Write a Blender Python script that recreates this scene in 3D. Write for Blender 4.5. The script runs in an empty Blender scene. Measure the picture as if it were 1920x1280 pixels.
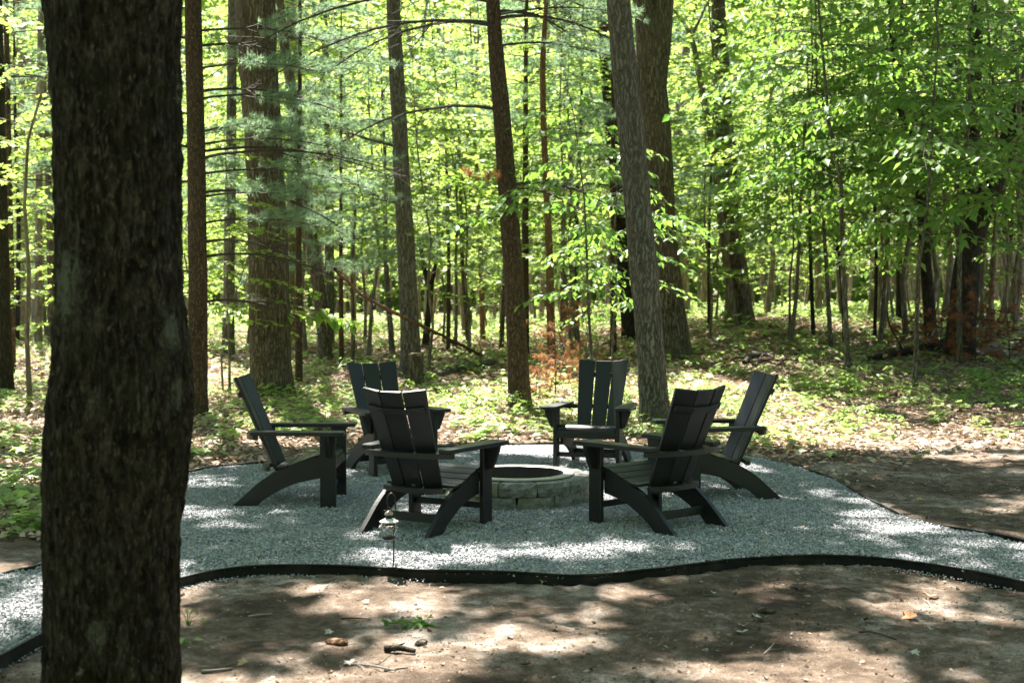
import bpy, bmesh, math, random
import numpy as np
from math import radians, sin, cos, pi, atan
from mathutils import Vector, Matrix

random.seed(7)
RNG = np.random.default_rng(11)
SC = bpy.context.scene
COL = SC.collection

# ------------------------------------------------------------------ camera
FPX, CAM_H, PITCH = 2400.0, 1.555, atan(80 / 2400.0)
cam_d = bpy.data.cameras.new("camera")
cam_d.sensor_width = 36.0
cam_d.lens = FPX / 1920 * 36
cam_d.clip_end = 2000
cam_d.dof.use_dof = True
cam_d.dof.focus_distance = 9.2
cam_d.dof.aperture_fstop = 3.4
cam = bpy.data.objects.new("camera", cam_d)
COL.objects.link(cam)
cam.location = (0, 0, CAM_H)
cam.rotation_euler = (radians(90) - PITCH, 0, 0)
SC.camera = cam

# ------------------------------------------------------------------ light
SUN_E = radians(59)
SHX, SHY = 0.20, -0.565            # where the shadow of a point one metre up falls
world = bpy.data.worlds.new("World")
SC.world = world
world.use_nodes = True
nt = world.node_tree
bg = nt.nodes["Background"]
sky = nt.nodes.new("ShaderNodeTexSky")
sky.sky_type = 'NISHITA'
sky.sun_disc = False
sky.sun_elevation = SUN_E
sky.sun_rotation = math.atan2(-SHX, -SHY)
sky.dust_density = 2.0
sky.ozone_density = 1.0
nt.links.new(sky.outputs[0], bg.inputs[0])
bg.inputs[1].default_value = 0.05
sun_d = bpy.data.lights.new("sun", 'SUN')
sun_d.energy = 5.0
sun_d.angle = radians(0.53)
sun_d.color = (1.0, 0.95, 0.86)
sun = bpy.data.objects.new("sun", sun_d)
COL.objects.link(sun)
sun.rotation_euler = Vector((SHX, SHY, -1)).to_track_quat('-Z', 'Y').to_euler()
sun.location = (-6, 20, 30)
SC.view_settings.view_transform = 'Standard'
SC.view_settings.look = 'None'
SC.view_settings.gamma = 1.0
SC.view_settings.use_curve_mapping = False
SC.view_settings.exposure = 2.62
SC.render.engine = 'CYCLES'
cy = SC.cycles
cy.max_bounces = 7
cy.diffuse_bounces = 4
cy.glossy_bounces = 2
cy.transmission_bounces = 6
cy.transparent_max_bounces = 4
cy.caustics_reflective = False
cy.caustics_refractive = False
cy.sample_clamp_indirect = 6.0
cy.use_denoising = True
try:
    cy.denoiser = 'OPENIMAGEDENOISE'
    cy.denoising_input_passes = 'RGB_ALBEDO_NORMAL'
except Exception:
    pass

# ------------------------------------------------------------------ numeric helpers
def _hash(i, j, k, seed):
    h = (i.astype(np.int64) * 374761393 + j.astype(np.int64) * 668265263 + k.astype(np.int64) * 2147483647 + seed * 144665) & 0xffffffff
    h = ((h ^ (h >> 13)) * 1274126177) & 0xffffffff
    h = (h ^ (h >> 16)) & 0xffffff
    return h / float(0xffffff)

def vnoise(x, y, z=0.0, seed=0):
    x, y, z = np.broadcast_arrays(np.asarray(x, float), np.asarray(y, float), np.asarray(z, float))
    xi, yi, zi = np.floor(x), np.floor(y), np.floor(z)
    fx, fy, fz = x - xi, y - yi, z - zi
    fx, fy, fz = fx * fx * (3 - 2 * fx), fy * fy * (3 - 2 * fy), fz * fz * (3 - 2 * fz)
    r = 0
    for a in (0, 1):
        wa = fx if a else 1 - fx
        for b in (0, 1):
            wb = fy if b else 1 - fy
            for c in (0, 1):
                wc = fz if c else 1 - fz
                r = r + wa * wb * wc * _hash(xi + a, yi + b, zi + c, seed)
    return r

def fbm(x, y, z=0.0, seed=0, octs=4):
    s, a, t = 0, 0.5, 0
    x, y, z = np.asarray(x, float), np.asarray(y, float), np.asarray(z, float)
    for o in range(octs):
        s = s + a * vnoise(x, y, z, seed + o); t += a
        x, y, z, a = x * 2.03, y * 2.03, z * 2.03, a * 0.5
    return s / t

def sstep(a, b, x):
    t = np.clip((np.asarray(x, float) - a) / (b - a), 0, 1)
    return t * t * (3 - 2 * t)

def gz(x, y):
    """height of the forest floor"""
    x, y = np.asarray(x, float), np.asarray(y, float)
    z = -0.047 + 0.035 * sstep(7.8, 9.2, y)
    z = z + sstep(13.0, 33.0, y) * (0.42 + 0.62 * sstep(-1.0, 6.5, x))
    w = sstep(12.0, 15.0, y)
    z = z + w * (fbm(x * 0.35, y * 0.35, 0, 5, 3) - 0.5) * 0.22
    return z

_th = PITCH
_F = np.array([0, cos(_th), -sin(_th)]); _U = np.array([0, sin(_th), cos(_th)]); _R = np.array([1.0, 0, 0])
def ray(px, py):
    return _F + _R * (px - 960) / FPX + _U * (640 - py) / FPX
def flat(px, py, z=0.0):
    r = ray(px, py); t = (z - CAM_H) / r[2]
    return np.array([r[0] * t, r[1] * t, z])
def on_ground(px, py):
    r = ray(px, py); t = 3.0
    while t < 160:
        p = r * t
        if CAM_H + p[2] < gz(p[0], p[1]): break
        t += 0.04
    return np.array([p[0], p[1], float(gz(p[0], p[1]))])
def at_depth(px, py, d):
    r = ray(px, py); t = d / r[1]
    return np.array([r[0] * t, d, CAM_H + r[2] * t])

def crom(pts, n):
    """Catmull-Rom through pts, n samples per span"""
    P = np.asarray(pts, float)
    P = np.vstack([2 * P[0] - P[1], P, 2 * P[-1] - P[-2]])
    out = []
    for i in range(1, len(P) - 2):
        for k in range(n):
            t = k / n
            out.append(0.5 * ((2 * P[i]) + (-P[i - 1] + P[i + 1]) * t + (2 * P[i - 1] - 5 * P[i] + 4 * P[i + 1] - P[i + 2]) * t * t
                              + (-P[i - 1] + 3 * P[i] - 3 * P[i + 1] + P[i + 2]) * t ** 3))
    out.append(P[-2])
    return np.array(out)

# ------------------------------------------------------------------ mesh helpers
def mk(name, V, F, mat, smooth=False, attrs=None):
    """mesh from vertex array and a list of face arrays (tris and/or quads)"""
    me = bpy.data.meshes.new(name)
    V = np.ascontiguousarray(V, dtype=np.float32)
    if not isinstance(F, (list, tuple)): F = [F]
    F = [np.asarray(f, dtype=np.int32) for f in F if len(f)]
    me.vertices.add(len(V)); me.vertices.foreach_set('co', V.ravel())
    nl = sum(f.size for f in F); npol = sum(len(f) for f in F)
    me.loops.add(nl); me.polygons.add(npol)
    me.loops.foreach_set('vertex_index', np.concatenate([f.ravel() for f in F]))
    starts, s = [], 0
    for f in F:
        k = f.shape[1]; starts.append(s + np.arange(len(f)) * k); s += f.size
    me.polygons.foreach_set('loop_start', np.concatenate(starts).astype(np.int32))
    me.polygons.foreach_set('use_smooth', np.full(npol, smooth, dtype=bool))
    if attrs:
        for k, a in attrs.items():
            at = me.attributes.new(k, 'FLOAT', 'POINT')
            at.data.foreach_set('value', np.ascontiguousarray(a, dtype=np.float32))
    me.update(calc_edges=True)
    if mat: me.materials.append(mat)
    return me

def ob(name, me, parent=None, loc=None, rot=None):
    o = bpy.data.objects.new(name, me)
    COL.objects.link(o)
    if parent: o.parent = parent
    if loc is not None: o.location = loc
    if rot is not None: o.rotation_euler = rot
    return o

def tag(o, label=None, cat=None, group=None, kind=None):
    if label: o['label'] = label
    if cat: o['category'] = cat
    if group: o['group'] = group
    if kind: o['kind'] = kind
    return o

def empty(name, loc, rz=0.0, label=None, cat=None, group=None):
    o = ob(name, None, None, loc, (0, 0, rz))
    o.empty_display_size = 0.2
    return tag(o, label, cat, group)

def bm_mesh(name, bm, mat, bev=0.0, smooth=False, segs=1):
    if bev:
        bmesh.ops.bevel(bm, geom=[e for e in bm.edges], offset=bev, segments=segs, profile=0.6, affect='EDGES', clamp_overlap=True)
    bmesh.ops.recalc_face_normals(bm, faces=bm.faces)
    me = bpy.data.meshes.new(name)
    bm.to_mesh(me); bm.free()
    if smooth: me.polygons.foreach_set('use_smooth', np.ones(len(me.polygons), dtype=bool))
    me.materials.append(mat)
    return me

def box8(bm, pts):
    """hexahedron from 8 corners: four of the bottom ring, four of the top ring"""
    v = [bm.verts.new(p) for p in pts]
    for f in ((3, 2, 1, 0), (4, 5, 6, 7), (0, 1, 5, 4), (1, 2, 6, 5), (2, 3, 7, 6), (3, 0, 4, 7)):
        bm.faces.new([v[i] for i in f])

def boxm(name, x0, x1, y0, y1, z0, z1, mat, bev=0.003):
    bm = bmesh.new()
    box8(bm, [(x0, y0, z0), (x1, y0, z0), (x1, y1, z0), (x0, y1, z0), (x0, y0, z1), (x1, y0, z1), (x1, y1, z1), (x0, y1, z1)])
    return bm_mesh(name, bm, mat, bev)

def prism(name, prof, a0, a1, axis, mat, bev=0.003):
    """extrude a closed profile along an axis: axis 'x' -> profile is (y,z); 'z' -> (x,y)"""
    bm = bmesh.new()
    def P(p, a): return (a, p[0], p[1]) if axis == 'x' else (p[0], p[1], a)
    A = [bm.verts.new(P(p, a0)) for p in prof]; B = [bm.verts.new(P(p, a1)) for p in prof]
    bm.faces.new(A); bm.faces.new(list(reversed(B)))
    n = len(prof)
    for i in range(n): bm.faces.new([A[i], B[i], B[(i + 1) % n], A[(i + 1) % n]])
    return bm_mesh(name, bm, mat, bev)

def ring_frames(P):
    P = np.asarray(P, float)
    T = np.gradient(P, axis=0); T /= np.linalg.norm(T, axis=1)[:, None] + 1e-9
    ref = np.array([0.0, 0, 1]) if abs(T[0][2]) < 0.8 else np.array([1.0, 0, 0])
    A = np.cross(T, ref); A /= np.linalg.norm(A, axis=1)[:, None] + 1e-9
    B = np.cross(T, A)
    return T, A, B

def tube_arr(P, R, n=6, cap=True):
    P = np.asarray(P, float); R = np.asarray(R, float) * np.ones(len(P))
    T, A, B = ring_frames(P)
    a = np.arange(n) * 2 * pi / n
    V = (P[:, None, :] + R[:, None, None] * (A[:, None, :] * np.cos(a)[None, :, None] + B[:, None, :] * np.sin(a)[None, :, None])).reshape(-1, 3)
    m = len(P)
    i = np.arange(m - 1)[:, None] * n; j = np.arange(n)[None, :]; j2 = (j + 1) % n
    Q = np.stack([i + j, i + j2, i + n + j2, i + n + j], -1).reshape(-1, 4)
    return V, Q

class Geo:
    """collects pieces into one mesh"""
    def __init__(s): s.V, s.Q, s.T, s.A, s.n = [], [], [], [], 0
    def add(s, V, Q=None, T=None, a=None):
        if Q is not None and len(Q): s.Q.append(np.asarray(Q) + s.n)
        if T is not None and len(T): s.T.append(np.asarray(T) + s.n)
        s.V.append(V); s.n += len(V)
        s.A.append(np.zeros(len(V)) if a is None else a)
    def tube(s, P, R, n=6): s.add(*tube_arr(P, R, n))
    def mesh(s, name, mat, smooth=False):
        F = []
        if s.Q: F.append(np.vstack(s.Q))
        if s.T: F.append(np.vstack(s.T))
        return mk(name, np.vstack(s.V), F, mat, smooth, {'tint': np.concatenate(s.A)})

def lathe(prof, n=24, mat=None, name='lathe', smooth=True):
    prof = np.asarray(prof, float); a = np.arange(n) * 2 * pi / n
    V = np.stack([prof[:, 0][:, None] * np.cos(a), prof[:, 0][:, None] * np.sin(a), prof[:, 1][:, None] * np.ones(n)], -1).reshape(-1, 3)
    i = np.arange(len(prof) - 1)[:, None] * n; j = np.arange(n)[None, :]; j2 = (j + 1) % n
    return mk(name, V, [np.stack([i + j, i + j2, i + n + j2, i + n + j], -1).reshape(-1, 4)], mat, smooth)

# leaf templates: local y runs along the leaf, z is its normal
LEAF_OVAL = (np.array([(0, 0, 0), (-.27, .42, .05), (0, .45, -.01), (.27, .42, .05), (0, 1, -.10)], float),
             np.array([(0, 2, 1), (0, 3, 2), (1, 2, 4), (2, 3, 4)]))
LEAF_DIAMOND = (np.array([(0, 0, 0), (-.32, .45, .04), (.32, .45, .04), (0, 1, -.06)], float), np.array([(0, 2, 1), (1, 2, 3)]))
_lob = [(0, 0), (-.22, .06), (-.52, .10), (-.33, .32), (-.55, .62), (-.20, .62), (0, 1.02), (.20, .62), (.55, .62), (.33, .32), (.52, .10), (.22, .06)]
LEAF_MAPLE = (np.array([(x, y, 0.06 * abs(x) - .05 * y * y) for x, y in _lob] + [(0, .38, -.03)], float),
              np.array([(12, (i + 1) % 12, i) for i in range(12)]))
NEEDLE = (np.array([(-.5, 0, 0), (.5, 0, 0), (0, 1, 0)], float), np.array([(0, 1, 2)]))

def norm(v): return v / (np.linalg.norm(v, axis=-1, keepdims=True) + 1e-9)

def leaves(pos, d, up, size, tmpl, tint=None, width=None):
    """many leaves as one vertex block"""
    d = norm(d); x = norm(np.cross(d, up)); z = np.cross(x, d)
    L, T = tmpl; n, k = len(pos), len(L)
    size = np.asarray(size) * np.ones(n)
    w = size if width is None else np.asarray(width) * np.ones(n)
    V = pos[:, None, :] + (L[None, :, 0, None] * w[:, None, None]) * x[:, None, :] + (L[None, :, 1, None] * size[:, None, None]) * d[:, None, :] + (L[None, :, 2, None] * size[:, None, None]) * z[:, None, :]
    F = (T[None] + (np.arange(n) * k)[:, None, None]).reshape(-1, 3)
    t = np.repeat(RNG.random(n) if tint is None else tint, k)
    return V.reshape(-1, 3), F, t

# ------------------------------------------------------------------ materials
class NT:
    def __init__(s, name):
        s.m = bpy.data.materials.new(name); s.m.use_nodes = True; s.t = s.m.node_tree
        s.t.nodes.clear(); s.out = s.n('ShaderNodeOutputMaterial')
    def n(s, ty, **kw):
        nd = s.t.nodes.new(ty)
        for k, v in kw.items():
            if k.startswith('i_'):
                nd.inputs[k[2:].replace('_', ' ')].default_value = v
            else: setattr(nd, k, v)
        return nd
    def l(s, a, b): s.t.links.new(a, b)
    def noise(s, vec, scale, detail=4, rough=.55, dist=0.0):
        nd = s.n('ShaderNodeTexNoise'); nd.inputs['Scale'].default_value = scale; nd.inputs['Detail'].default_value = detail
        nd.inputs['Roughness'].default_value = rough; nd.inputs['Distortion'].default_value = dist
        if vec is not None: s.l(vec, nd.inputs['Vector'])
        return nd.outputs['Fac']
    def mapping(s, vec, sc):
        nd = s.n('ShaderNodeMapping'); nd.inputs['Scale'].default_value = sc; s.l(vec, nd.inputs['Vector']); return nd.outputs[0]
    def coord(s, which='Object'): return s.n('ShaderNodeTexCoord').outputs[which]
    def attr(s, name): return s.n('ShaderNodeAttribute', attribute_name=name).outputs['Fac']
    def ramp(s, fac, stops):
        nd = s.n('ShaderNodeValToRGB'); r = nd.color_ramp
        while len(r.elements) < len(stops): r.elements.new(0.5)
        for e, (p, c) in zip(r.elements, stops): e.position = p; e.color = (*c, 1) if len(c) == 3 else c
        s.l(fac, nd.inputs[0]); return nd.outputs[0]
    def val(s, fac, a, b, lo=0.0, hi=1.0):
        nd = s.n('ShaderNodeMapRange'); nd.inputs[1].default_value = a; nd.inputs[2].default_value = b
        nd.inputs[3].default_value = lo; nd.inputs[4].default_value = hi; s.l(fac, nd.inputs[0]); return nd.outputs[0]
    def mix(s, fac, a, b, mode='MIX'):
        nd = s.n('ShaderNodeMix', data_type='RGBA', blend_type=mode)
        for sock, v in ((nd.inputs[0], fac), (nd.inputs[6], a), (nd.inputs[7], b)):
            if isinstance(v, (int, float)): sock.default_value = v
            elif isinstance(v, tuple): sock.default_value = (*v, 1)
            else: s.l(v, sock)
        return nd.outputs[2]
    def math(s, op, a, b=None):
        nd = s.n('ShaderNodeMath', operation=op)
        for i, v in enumerate((a, b)):
            if v is None: continue
            if isinstance(v, (int, float)): nd.inputs[i].default_value = v
            else: s.l(v, nd.inputs[i])
        return nd.outputs[0]
    def bump(s, h, strength=.5, dist=.02, prev=None):
        nd = s.n('ShaderNodeBump'); nd.inputs['Strength'].default_value = strength; nd.inputs['Distance'].default_value = dist
        s.l(h, nd.inputs['Height'])
        if prev is not None: s.l(prev, nd.inputs['Normal'])
        return nd.outputs[0]
    def pbr(s, color, rough=.7, metal=0.0, normal=None, spec=None, **kw):
        p = s.n('ShaderNodeBsdfPrincipled')
        if isinstance(color, tuple): p.inputs['Base Color'].default_value = (*color, 1)
        else: s.l(color, p.inputs['Base Color'])
        if isinstance(rough, (int, float)): p.inputs['Roughness'].default_value = rough
        else: s.l(rough, p.inputs['Roughness'])
        p.inputs['Metallic'].default_value = metal
        if spec is not None: p.inputs['Specular IOR Level'].default_value = spec
        if normal is not None: s.l(normal, p.inputs['Normal'])
        for k, v in kw.items(): p.inputs[k.replace('_', ' ')].default_value = v
        s.l(p.outputs[0], s.out.inputs[0]); return s.m

def leaf_mat(name, lo, hi, tr_lo, tr_hi, gloss=.032, mixf=.5, old=None):
    """thin leaf: what it reflects, what the light coming through turns into, a faint sheen"""
    m = NT(name)
    t = m.attr('tint')
    rnd = m.n('ShaderNodeObjectInfo').outputs['Random']
    f = m.math('ADD', m.math('MULTIPLY', t, .75), m.math('MULTIPLY', rnd, .25))
    c = m.ramp(f, [(0.1, lo), (0.9, hi)]); ct = m.ramp(f, [(0.1, tr_lo), (0.9, tr_hi)])
    d = m.n('ShaderNodeBsdfDiffuse'); tr = m.n('ShaderNodeBsdfTranslucent'); g = m.n('ShaderNodeBsdfGlossy')
    g.inputs['Roughness'].default_value = .46
    m.l(c, d.inputs[0]); m.l(ct, tr.inputs[0])
    # reflected and transmitted light add up: both colours stay well under one half
    a = m.n('ShaderNodeAddShader'); m.l(d.outputs[0], a.inputs[0]); m.l(tr.outputs[0], a.inputs[1])
    s2 = m.n('ShaderNodeMixShader'); s2.inputs[0].default_value = gloss
    m.l(a.outputs[0], s2.inputs[1]); m.l(g.outputs[0], s2.inputs[2])
    m.l(s2.outputs[0], m.out.inputs[0])
    return m.m

def bark_mat(name, dark, mid, light, lichen=(.20, .23, .17), lich=.62, zs=.16, scale=26, bump=.9, dist=.03):
    """furrowed bark: long plates with dark cracks between them, lichen in places"""
    m = NT(name); co = m.coord()
    nz = m.n('ShaderNodeTexNoise'); nz.inputs['Scale'].default_value = 7; nz.inputs['Detail'].default_value = 3; m.l(co, nz.inputs['Vector'])
    va = m.n('ShaderNodeVectorMath', operation='MULTIPLY_ADD'); m.l(nz.outputs['Color'], va.inputs[0]); va.inputs[1].default_value = (.10, .10, .40); m.l(co, va.inputs[2])
    v = m.mapping(va.outputs[0], (1, 1, zs))
    vo = m.n('ShaderNodeTexVoronoi', feature='DISTANCE_TO_EDGE'); vo.inputs['Scale'].default_value = scale; m.l(v, vo.inputs['Vector'])
    e = m.val(vo.outputs['Distance'], 0.0, .34)
    n1 = m.noise(v, scale * 1.1, 5, .65, .4); n2 = m.noise(m.mapping(co, (1, 1, .4)), scale * 3.0, 4, .65)
    h = m.math('ADD', m.math('MULTIPLY', e, .42), m.math('ADD', m.math('MULTIPLY', n1, .45), m.math('MULTIPLY', n2, .30)))
    c = m.ramp(h, [(.34, dark), (.58, mid), (.88, light)])
    c = m.mix(m.val(n2, .45, .72, 0, .55), c, dark)
    n4 = m.noise(co, 7.5, 5, .7)
    c = m.mix(m.val(n4, lich, lich + .07, 0, .85), c, m.mix(n2, lichen, mid))
    n5 = m.noise(co, 1.3, 3, .6)
    c = m.mix(m.val(n5, .35, .65, 0, .35), c, mid)
    b = m.bump(h, bump, dist); b = m.bump(n2, .6, dist * .3, b)
    return m.pbr(c, .92, normal=b, spec=.15)

def near_bark():
    m = NT('bark_near'); co = m.coord()
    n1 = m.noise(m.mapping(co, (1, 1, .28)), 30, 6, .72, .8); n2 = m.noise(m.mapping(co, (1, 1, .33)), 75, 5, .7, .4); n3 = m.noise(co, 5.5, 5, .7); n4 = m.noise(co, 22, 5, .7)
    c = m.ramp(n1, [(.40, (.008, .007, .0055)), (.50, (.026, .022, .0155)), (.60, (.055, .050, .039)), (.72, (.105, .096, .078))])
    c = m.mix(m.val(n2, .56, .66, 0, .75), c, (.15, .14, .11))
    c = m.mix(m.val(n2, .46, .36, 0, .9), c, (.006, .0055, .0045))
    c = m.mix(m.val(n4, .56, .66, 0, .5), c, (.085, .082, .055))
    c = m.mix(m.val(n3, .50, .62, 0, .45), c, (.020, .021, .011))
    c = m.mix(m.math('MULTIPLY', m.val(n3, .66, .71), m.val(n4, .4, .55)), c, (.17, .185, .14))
    for p, r in LICHEN:
        d = m.n('ShaderNodeVectorMath', operation='DISTANCE'); m.l(m.mapping(co, (1, 1, .62)), d.inputs[0]); d.inputs[1].default_value = (p[0], p[1], p[2] * .62)
        f = m.math('ADD', m.math('DIVIDE', d.outputs['Value'], r), m.math('MULTIPLY', m.math('SUBTRACT', n2, .5), 3.0)); f = m.math('ADD', f, m.math('MULTIPLY', m.math('SUBTRACT', n4, .5), 3.0))
        c = m.mix(m.math('MULTIPLY', m.val(f, 1.0, .5, 0, .75), m.val(n4, .36, .52, .25, 1)), c, m.mix(n2, (.20, .22, .18), (.11, .125, .09)))
    b = m.bump(n1, 1.0, .035); b = m.bump(n2, 1.0, .016, b); b = m.bump(m.noise(co, 170, 3, .6), .6, .005, b)
    return m.pbr(c, .95, normal=b, spec=.08)
D1 = 4.45
_b1 = np.array([at_depth(211, 1420, D1)[0], D1, float(gz(at_depth(211, 1420, D1)[0], D1))])
LICHEN = [(at_depth(px, py, D1 - dd) - _b1, r) for px, py, dd, r in ((134, 545, .14, .085), (142, 500, .15, .05), (322, 620, .10, .05), (336, 735, .10, .04), (185, 1190, .22, .035), (305, 1150, .17, .04))]
M = {}
M['bark_near'] = near_bark()
M['bark_pine'] = bark_mat('bark_pine', (.030, .021, .015), (.105, .072, .050), (.20, .14, .10), lich=.80, zs=.30, scale=30)
M['bark_oak'] = bark_mat('bark_oak', (.036, .029, .022), (.155, .125, .094), (.32, .27, .21), lich=.72, zs=.10, scale=25, dist=.045)
M['bark_grey'] = bark_mat('bark_grey', (.038, .034, .028), (.175, .158, .13), (.34, .315, .27), lichen=(.28, .31, .25), lich=.62, zs=.11, scale=27, dist=.045)
M['bark_snag'] = bark_mat('bark_snag', (.07, .035, .02), (.21, .115, .065), (.38, .25, .17), lich=.85, zs=.1, scale=28)
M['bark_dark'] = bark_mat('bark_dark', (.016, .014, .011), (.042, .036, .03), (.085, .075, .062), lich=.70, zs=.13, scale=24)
M['bark_far'] = bark_mat('bark_far', (.09, .076, .056), (.20, .17, .13), (.32, .28, .22), lich=.68, zs=.2, scale=9, bump=.3)
M['twig'] = NT('twig').pbr((.05, .04, .032), .85)
M['twig_grey'] = NT('twig_grey').pbr((.13, .115, .10), .85)
M['wood_cut'] = NT('wood_cut').pbr((.42, .27, .16), .8)

M['leaf_maple'] = leaf_mat('leaf_maple', (.06, .115, .02), (.115, .17, .04), (.12, .205, .028), (.29, .385, .08))
M['leaf_under'] = leaf_mat('leaf_under', (.08, .125, .035), (.17, .22, .08), (.15, .24, .045), (.32, .42, .12))
M['leaf_beech'] = leaf_mat('leaf_beech', (.04, .10, .018), (.085, .15, .035), (.07, .16, .018), (.155, .245, .04), gloss=.04)
M['leaf_canopy'] = leaf_mat('leaf_canopy', (.05, .10, .016), (.085, .14, .025), (.07, .15, .014), (.14, .24, .03))
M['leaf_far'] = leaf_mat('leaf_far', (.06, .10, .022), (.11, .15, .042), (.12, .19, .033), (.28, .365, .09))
M['leaf_shade_painted'] = leaf_mat('leaf_shade_painted', (.018, .042, .010), (.04, .078, .016), (.022, .055, .008), (.065, .12, .018))  # leaves darkened to imitate the shade in the right-hand depth
M['needle_pine'] = leaf_mat('needle_pine', (.085, .135, .095), (.16, .22, .155), (.09, .15, .08), (.17, .25, .13), gloss=.04)
M['needle_dead'] = leaf_mat('needle_dead', (.22, .10, .045), (.36, .20, .10), (.12, .05, .018), (.19, .095, .04))
M['needle_rust'] = leaf_mat('needle_rust', (.15, .055, .027), (.25, .11, .055), (.08, .03, .012), (.14, .055, .025))
M['litter'] = leaf_mat('litter', (.15, .095, .062), (.49, .38, .30), (.03, .018, .01), (.08, .05, .03), gloss=.03)

def ground_mat():
    m = NT('ground_soil'); co = m.coord()
    a = m.attr('litter')
    n1 = m.noise(co, 1.1, 5, .6); n2 = m.noise(co, 9, 5, .65); n3 = m.noise(co, 70, 4, .7); n4 = m.noise(co, 260, 2, .6)
    soil = m.ramp(m.math('ADD', m.math('MULTIPLY', n1, .55), m.math('MULTIPLY', n2, .45)), [(.40, (.08, .054, .038)), (.50, (.20, .146, .108)), (.62, (.49, .412, .36))])
    soil = m.mix(m.val(n3, .50, .66, 0, .7), soil, (.075, .053, .038)); soil = m.mix(m.val(m.noise(co, 28, 4, .7), .56, .68, 0, .6), soil, (.085, .06, .043))
    soil = m.mix(m.val(n4, .62, .70, 0, .6), soil, (.46, .40, .34))
    vor = m.n('ShaderNodeTexVoronoi'); vor.inputs['Scale'].default_value = 16; m.l(co, vor.inputs['Vector'])
    sep = m.n('ShaderNodeSeparateColor'); m.l(vor.outputs['Color'], sep.inputs[0])
    lit = m.ramp(sep.outputs[0], [(0, (.12, .078, .05)), (.4, (.25, .175, .125)), (.75, (.42, .32, .245)), (1, (.16, .14, .07))])
    lit = m.mix(m.val(n3, .4, .7, 0, .6), lit, (.09, .065, .045))
    c = m.mix(a, soil, lit)
    b = m.bump(n2, .8, .05); b = m.bump(n3, 1.0, .022, b); b = m.bump(n4, .9, .007, b)
    return m.pbr(c, .95, normal=b, spec=.15)
M['ground'] = ground_mat()

def gravel_mat(name, geo):
    m = NT(name); co = m.coord()
    if geo:
        t = m.attr('tint')
        c = m.ramp(t, [(0, (.16, .155, .172)), (.35, (.30, .293, .318)), (.75, (.44, .43, .455)), (1, (.60, .585, .60))])
        n = m.noise(co, 300, 3, .6)
        c = m.mix(m.val(n, .35, .7, 0, .35), c, (.17, .21, .20))
        return m.pbr(c, .85, spec=.3)
    v = m.n('ShaderNodeTexVoronoi'); v.inputs['Scale'].default_value = 75; m.l(co, v.inputs['Vector'])
    sep = m.n('ShaderNodeSeparateColor'); m.l(v.outputs['Color'], sep.inputs[0])
    c = m.ramp(sep.outputs[0], [(0, (.09, .10, .11)), (.5, (.20, .215, .225)), (1, (.37, .385, .395))])
    b = m.bump(v.outputs['Distance'], 1.0, -.012)
    return m.pbr(c, .9, normal=b, spec=.2)
M['gravel'] = gravel_mat('gravel_stone', True)
M['gravel_base'] = gravel_mat('gravel_bed', False)

def poly_mat():
    m = NT('black_lumber'); co = m.coord()
    n = m.noise(m.mapping(co, (60, 12, 60)), 3, 4, .6); n2 = m.noise(co, 5, 3, .6)
    c = m.mix(n2, (.005, .0056, .0055), (.010, .011, .0108))
    return m.pbr(c, m.val(n2, .3, .7, .40, .55), normal=m.bump(n, .12, .002), spec=.46)
M['chair'] = poly_mat()
def edging_mat():
    m = NT('edging_plastic'); co = m.coord()
    n = m.noise(m.mapping(co, (3, 3, 14)), 6, 4, .6); n2 = m.noise(co, 7, 4, .65)
    c = m.mix(m.val(n2, .48, .74, 0, .55), (.007, .007, .007), (.06, .046, .034))
    return m.pbr(c, .6, normal=m.bump(n, .3, .004), spec=.25)
M['edging'] = edging_mat()
def stone_mat():
    m = NT('split_stone'); co = m.coord()
    rnd = m.n('ShaderNodeObjectInfo').outputs['Random']
    n = m.noise(co, 22, 6, .7); n2 = m.noise(co, 110, 3, .6); n3 = m.noise(co, 6, 3, .5)
    c = m.ramp(n, [(.3, (.115, .114, .10)), (.5, (.215, .214, .195)), (.72, (.33, .328, .305))])
    c = m.mix(m.val(n2, .5, .75, 0, .5), c, (.13, .13, .11))
    c = m.mix(m.math('MULTIPLY', m.val(n3, .4, .65), m.val(rnd, .3, 1, 0, .5)), c, (.28, .23, .12))
    return m.pbr(c, .92, normal=m.bump(n2, .6, .006, m.bump(n, .8, .02)), spec=.2)
M['stone'] = stone_mat()
M['rim'] = NT('rim_sky_sheen').pbr((.42, .41, .36), .42, .75)  # dark steel; the sky's reflection is put into this pale colour
M['soot'] = NT('sooty_steel').pbr((.012, .011, .010), .7, .2)
M['ash'] = NT('ash').pbr((.05, .047, .044), .95)
M['iron'] = NT('dark_iron').pbr((.035, .028, .024), .45, .6)
M['bronze'] = NT('lantern_metal').pbr((.30, .25, .20), .32, .85)
M['white_metal'] = NT('lantern_reflector').pbr((.72, .70, .66), .4, .0)
def glass_mat():
    m = NT('lantern_glass')
    g = m.n('ShaderNodeBsdfPrincipled'); g.inputs['Base Color'].default_value = (.9, .93, .93, 1); g.inputs['Roughness'].default_value = .12
    g.inputs['Transmission Weight'].default_value = .9; g.inputs['IOR'].default_value = 1.06
    m.l(g.outputs[0], m.out.inputs[0]); return m.m
M['glass'] = glass_mat()

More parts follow.
